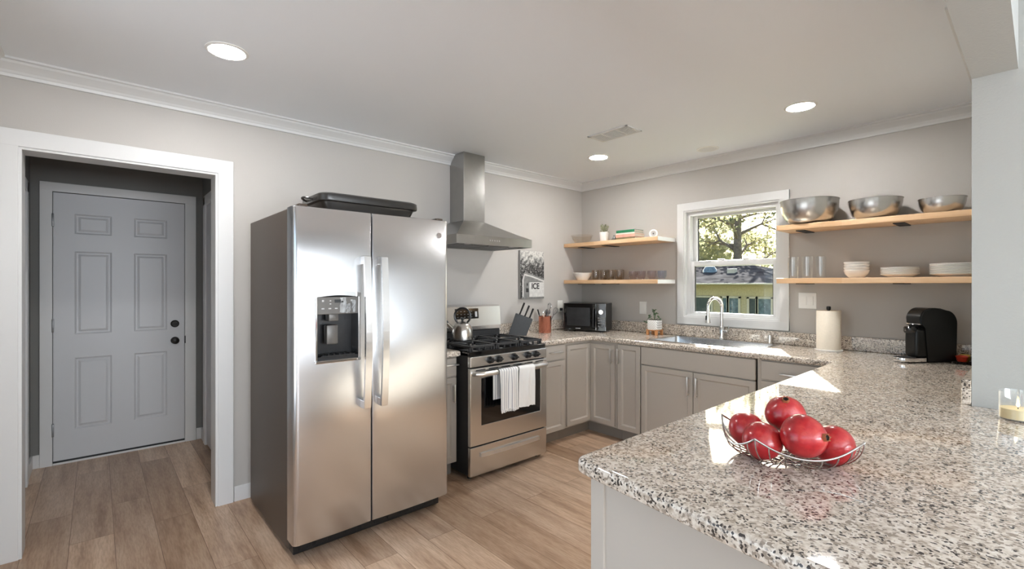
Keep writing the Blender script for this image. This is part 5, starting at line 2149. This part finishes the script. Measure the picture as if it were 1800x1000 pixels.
cdir = Vector((0.30, -0.90, 0.30))
rgt = Vector((0.663, 0.749, 0))
tow = Vector((0.30, -0.82, 0.48)).normalized()
pomegranate_fruit('topmost red pomegranate at the back with its crown facing up', (2.943, -2.612, ZT + 0.104), 0.0520, tow * 0.74 + Vector((0, 0, 0.64)), 1)
pomegranate_fruit('front red pomegranate with its dark crown hole facing the viewer', (3.026, -2.738, ZT + 0.088), 0.0535, tow * 0.78 + rgt * 0.60 + Vector((0, 0, -0.22)), 2)
pomegranate_fruit('red pomegranate against the near corner of the basket', (2.934, -2.753, ZT + 0.057), 0.0490, Vector((-0.5, 0.5, -0.6)), 3)
pomegranate_fruit('red pomegranate tucked behind another at the left basket corner', (2.868, -2.690, ZT + 0.060), 0.0470, Vector((-0.6, 0.6, -0.3)), 4)
pomegranate_fruit('red pomegranate at the right basket corner', (3.066, -2.642, ZT + 0.055), 0.0500, Vector((0.4, 0.8, -0.3)), 5)

# ------------------------------------------------------------------ ceiling fittings


def downlight(label, x, y, on=True, r=0.075):
    d = thing('recessed_light' if on else 'ceiling_speaker', label, 'ceiling light' if on else 'speaker', (x, y, CEIL), 0, 'recessed ceiling lights' if on else None)
    bm = new()
    lathe(bm, [(r, 0.0), (r + 0.016, 0.0), (r + 0.016, -0.003), (r + 0.004, -0.007), (r, -0.005)], 40, cap0=False, cap1=False)
    part('trim_ring', bm, 'plastic_white', d)
    bm = new(); lathe(bm, [(0, -0.0045), (r, -0.0045), (r, -0.001), (0, -0.001)], 40)
    part('lens' if on else 'cover', bm, 'led_disc' if on else 'vent_white', d)


downlight('glowing recessed ceiling light above the fridge', 0.836, -3.608)
downlight('glowing recessed ceiling light in front of the upper right shelf', 2.420, -0.765)
downlight('glowing recessed ceiling light near the corner, beside the vent', 0.844, -0.777)
downlight('flat white round ceiling disc above the window', 1.597, -0.300, False, 0.070)
vt = thing('ceiling_vent', 'white rectangular air vent in the ceiling', 'vent', (1.325, -1.205, CEIL))
bm = new()
vw, vh = 0.175, 0.095
for a in ((-vw, vw, -vh, -vh + .018), (-vw, vw, vh - .018, vh), (-vw, -vw + .018, -vh, vh), (vw - .018, vw, -vh, vh), (-0.068, -0.056, -vh, vh), (0.056, 0.068, -vh, vh)):
    box(bm, a[0], a[1], a[2], a[3], -0.008, -0.0005, 0.002)
part('frame', bm, 'vent_white', vt, False)
bm = new(); box(bm, -vw + .01, vw - .01, -vh + .01, vh - .01, -0.003, -0.0005)
part('backing', bm, 'vent_dark', vt, False)
for i in range(3):
    bm = new()
    for q in range(8):
        if i == 1:
            x = -0.05 + q * 0.0143
            v = [(-0.05 + 0.1 * 0, 0, 0)]
            box(bm, -0.056, 0.056, -vh + 0.02 + q * 0.02, -vh + 0.028 + q * 0.02, -0.0075, -0.003)
        else:
            x0 = -vw + 0.02 if i == 0 else 0.070
            box(bm, x0 + q * 0.0115, x0 + q * 0.0115 + 0.005, -vh + .016, vh - .016, -0.0075, -0.003)
    part('louver', bm, 'vent_white', vt, False)

# ------------------------------------------------------------------ outside the window
b = new(); box(b, -30, 20, 0.3, 45, -1.3, -1.2)
struct('ground', b, 'lawn', 'dry grass ground outside', 'ground')

HY = 8.0
nb = thing('house', 'low pale yellow house with a grey roof outside the window', 'house', (-2.0, HY, -1.2))
bm = new(); box(bm, -5.0, 1.45, 0.0, 5.0, 0, 2.60)
part('wall', bm, 'stucco', nb, False)
bm = new(); box(bm, -5.0, 1.45, -0.03, 0.0, 2.30, 2.595)
part('frieze', bm, 'stucco', nb, False)
bm = new(); box(bm, -5.5, 1.80, -0.55, -0.50, 2.585, 2.62, 0.005)
part('gutter', bm, 'house_trim', nb, False)
bm = new()
V = [bm.verts.new(p) for p in ((-5.5, -0.52, 2.60), (1.8, -0.52, 2.60), (1.8, 5.5, 2.60), (-5.5, 5.5, 2.60), (-3.5, 2.5, 3.22), (-0.5, 2.5, 3.22))]
for f in ((0, 1, 5, 4), (1, 2, 5), (2, 3, 4, 5), (3, 0, 4), (0, 3, 2, 1)):
    bm.faces.new([V[i] for i in f])
rf = part('roof', bm, 'roofing', nb, False)
bm = new(); lathe(bm, [(0.20, 0), (0.19, 0.08), (0.13, 0.17), (0, 0.22)], 20, (-0.94, 1.2, 2.93))
part('skylight_dome', bm, 'house_glass', rf)
bm = new(); box(bm, -0.32, -0.12, 0.9, 1.1, 2.80, 3.02, 0.01)
part('roof_vent', bm, 'house_trim', rf, False)
for (x0, x1, mat) in ((-0.85, -0.32, 'house_dark'), (-0.02, 0.10, 'house_glass'), (0.14, 0.38, 'house_glass'), (0.64, 0.79, 'house_dark'), (0.85, 1.14, 'house_glass'), (-2.6, -1.2, 'house_glass')):
    bm = new()
    for a in ((x0 - .05, x0, 0.9, 2.28), (x1, x1 + .05, 0.9, 2.28), (x0 - .05, x1 + .05, 2.24, 2.29), (x0 - .05, x1 + .05, 0.85, 0.90)):
        box(bm, a[0], a[1], -0.05, 0.0, a[2], a[3])
    wf = part('window', bm, 'house_trim', nb, False)
    bm = new(); box(bm, x0, x1, -0.02, -0.005, 0.9, 2.24)
    part('pane', bm, mat, wf, False)


def tree(label, x, y, h, trunk_r, crown_z, crown_r, nleaf, mat, seedv, lean=0.0, trunk_vis=True, leafsize=0.11):
    rn = random.Random(seedv)
    t = thing('tree', label, 'tree', (x, y, -1.2))
    bm = new()
    pts = [(lean * k / 6 + 0.06 * math.sin(k * 1.3), 0.05 * math.cos(k), (h - 0.5) * k / 6) for k in range(7)]
    tube(bm, pts, trunk_r, 12, radii=[trunk_r * (1.05 - 0.75 * k / 6) for k in range(7)])
    tips = []
    for k in range(16):
        z0 = crown_z + (h - crown_z - 0.4) * (k / 16) - 0.4
        f = z0 / (h - 0.5)
        p0 = Vector((lean * f + 0.06 * math.sin(f * 6 * 1.3), 0, z0))
        a = rn.uniform(0, 2 * PI)
        L_ = crown_r * rn.uniform(.55, 1.0)
        p1 = p0 + Vector((math.cos(a) * L_ * .5, math.sin(a) * L_ * .5, rn.uniform(0, .5)))
        p2 = p0 + Vector((math.cos(a) * L_, math.sin(a) * L_, rn.uniform(-.2, .9)))
        tube(bm, [p0, p1, p2], 0.05, 6, radii=[trunk_r * .32, trunk_r * .2, trunk_r * .07])
        tips += [p1.lerp(p2, .4), p2, p1.lerp(p2, .75)]
        for q in range(2):
            a2 = a + rn.uniform(-1, 1)
            p3 = p1 + Vector((math.cos(a2) * L_ * .5, math.sin(a2) * L_ * .5, rn.uniform(-.1, .7)))
            tube(bm, [p1, p1.lerp(p3, .5) + Vector((0, 0, .06)), p3], 0.02, 5, radii=[trunk_r * .14, trunk_r * .09, trunk_r * .04])
            tips += [p3, p1.lerp(p3, .6)]
    part('trunk', bm, 'bark', t)
    bm = new()
    per = max(1, nleaf // len(tips))
    for tp in tips:
        cr = rn.uniform(.32, .55) * crown_r / 2.0
        for q in range(per):
            d = Vector((rn.gauss(0, 1), rn.gauss(0, 1), rn.gauss(0, .7))) * cr * .55
            p = tp + d
            s = leafsize * rn.uniform(.6, 1.3)
            u = Vector((rn.gauss(0, 1), rn.gauss(0, 1), rn.gauss(0, 1))).normalized()
            w = u.orthogonal().normalized()
            v = [bm.verts.new(p + u * s), bm.verts.new(p + w * s * .5), bm.verts.new(p - u * s * .6), bm.verts.new(p - w * s * .5)]
            bm.faces.new(v)
    o = part('foliage', bm, mat, t, False)
    o['kind'] = 'stuff'


tree('tall tree with a thick trunk rising behind the yellow house', -4.20, 14.2, 7.4, 0.24, 3.6, 2.3, 2300, 'oak_leaf', 21)
tree('leafy pale green tree at the left behind the yellow house', -7.6, 16.5, 6.6, 0.16, 2.9, 2.5, 4200, 'bush_leaf', 22, leafsize=0.13)
tree('smaller yellow-green tree low behind the thick trunk', -5.2, 19.5, 5.6, 0.12, 2.8, 1.5, 1500, 'oak_leaf', 23)
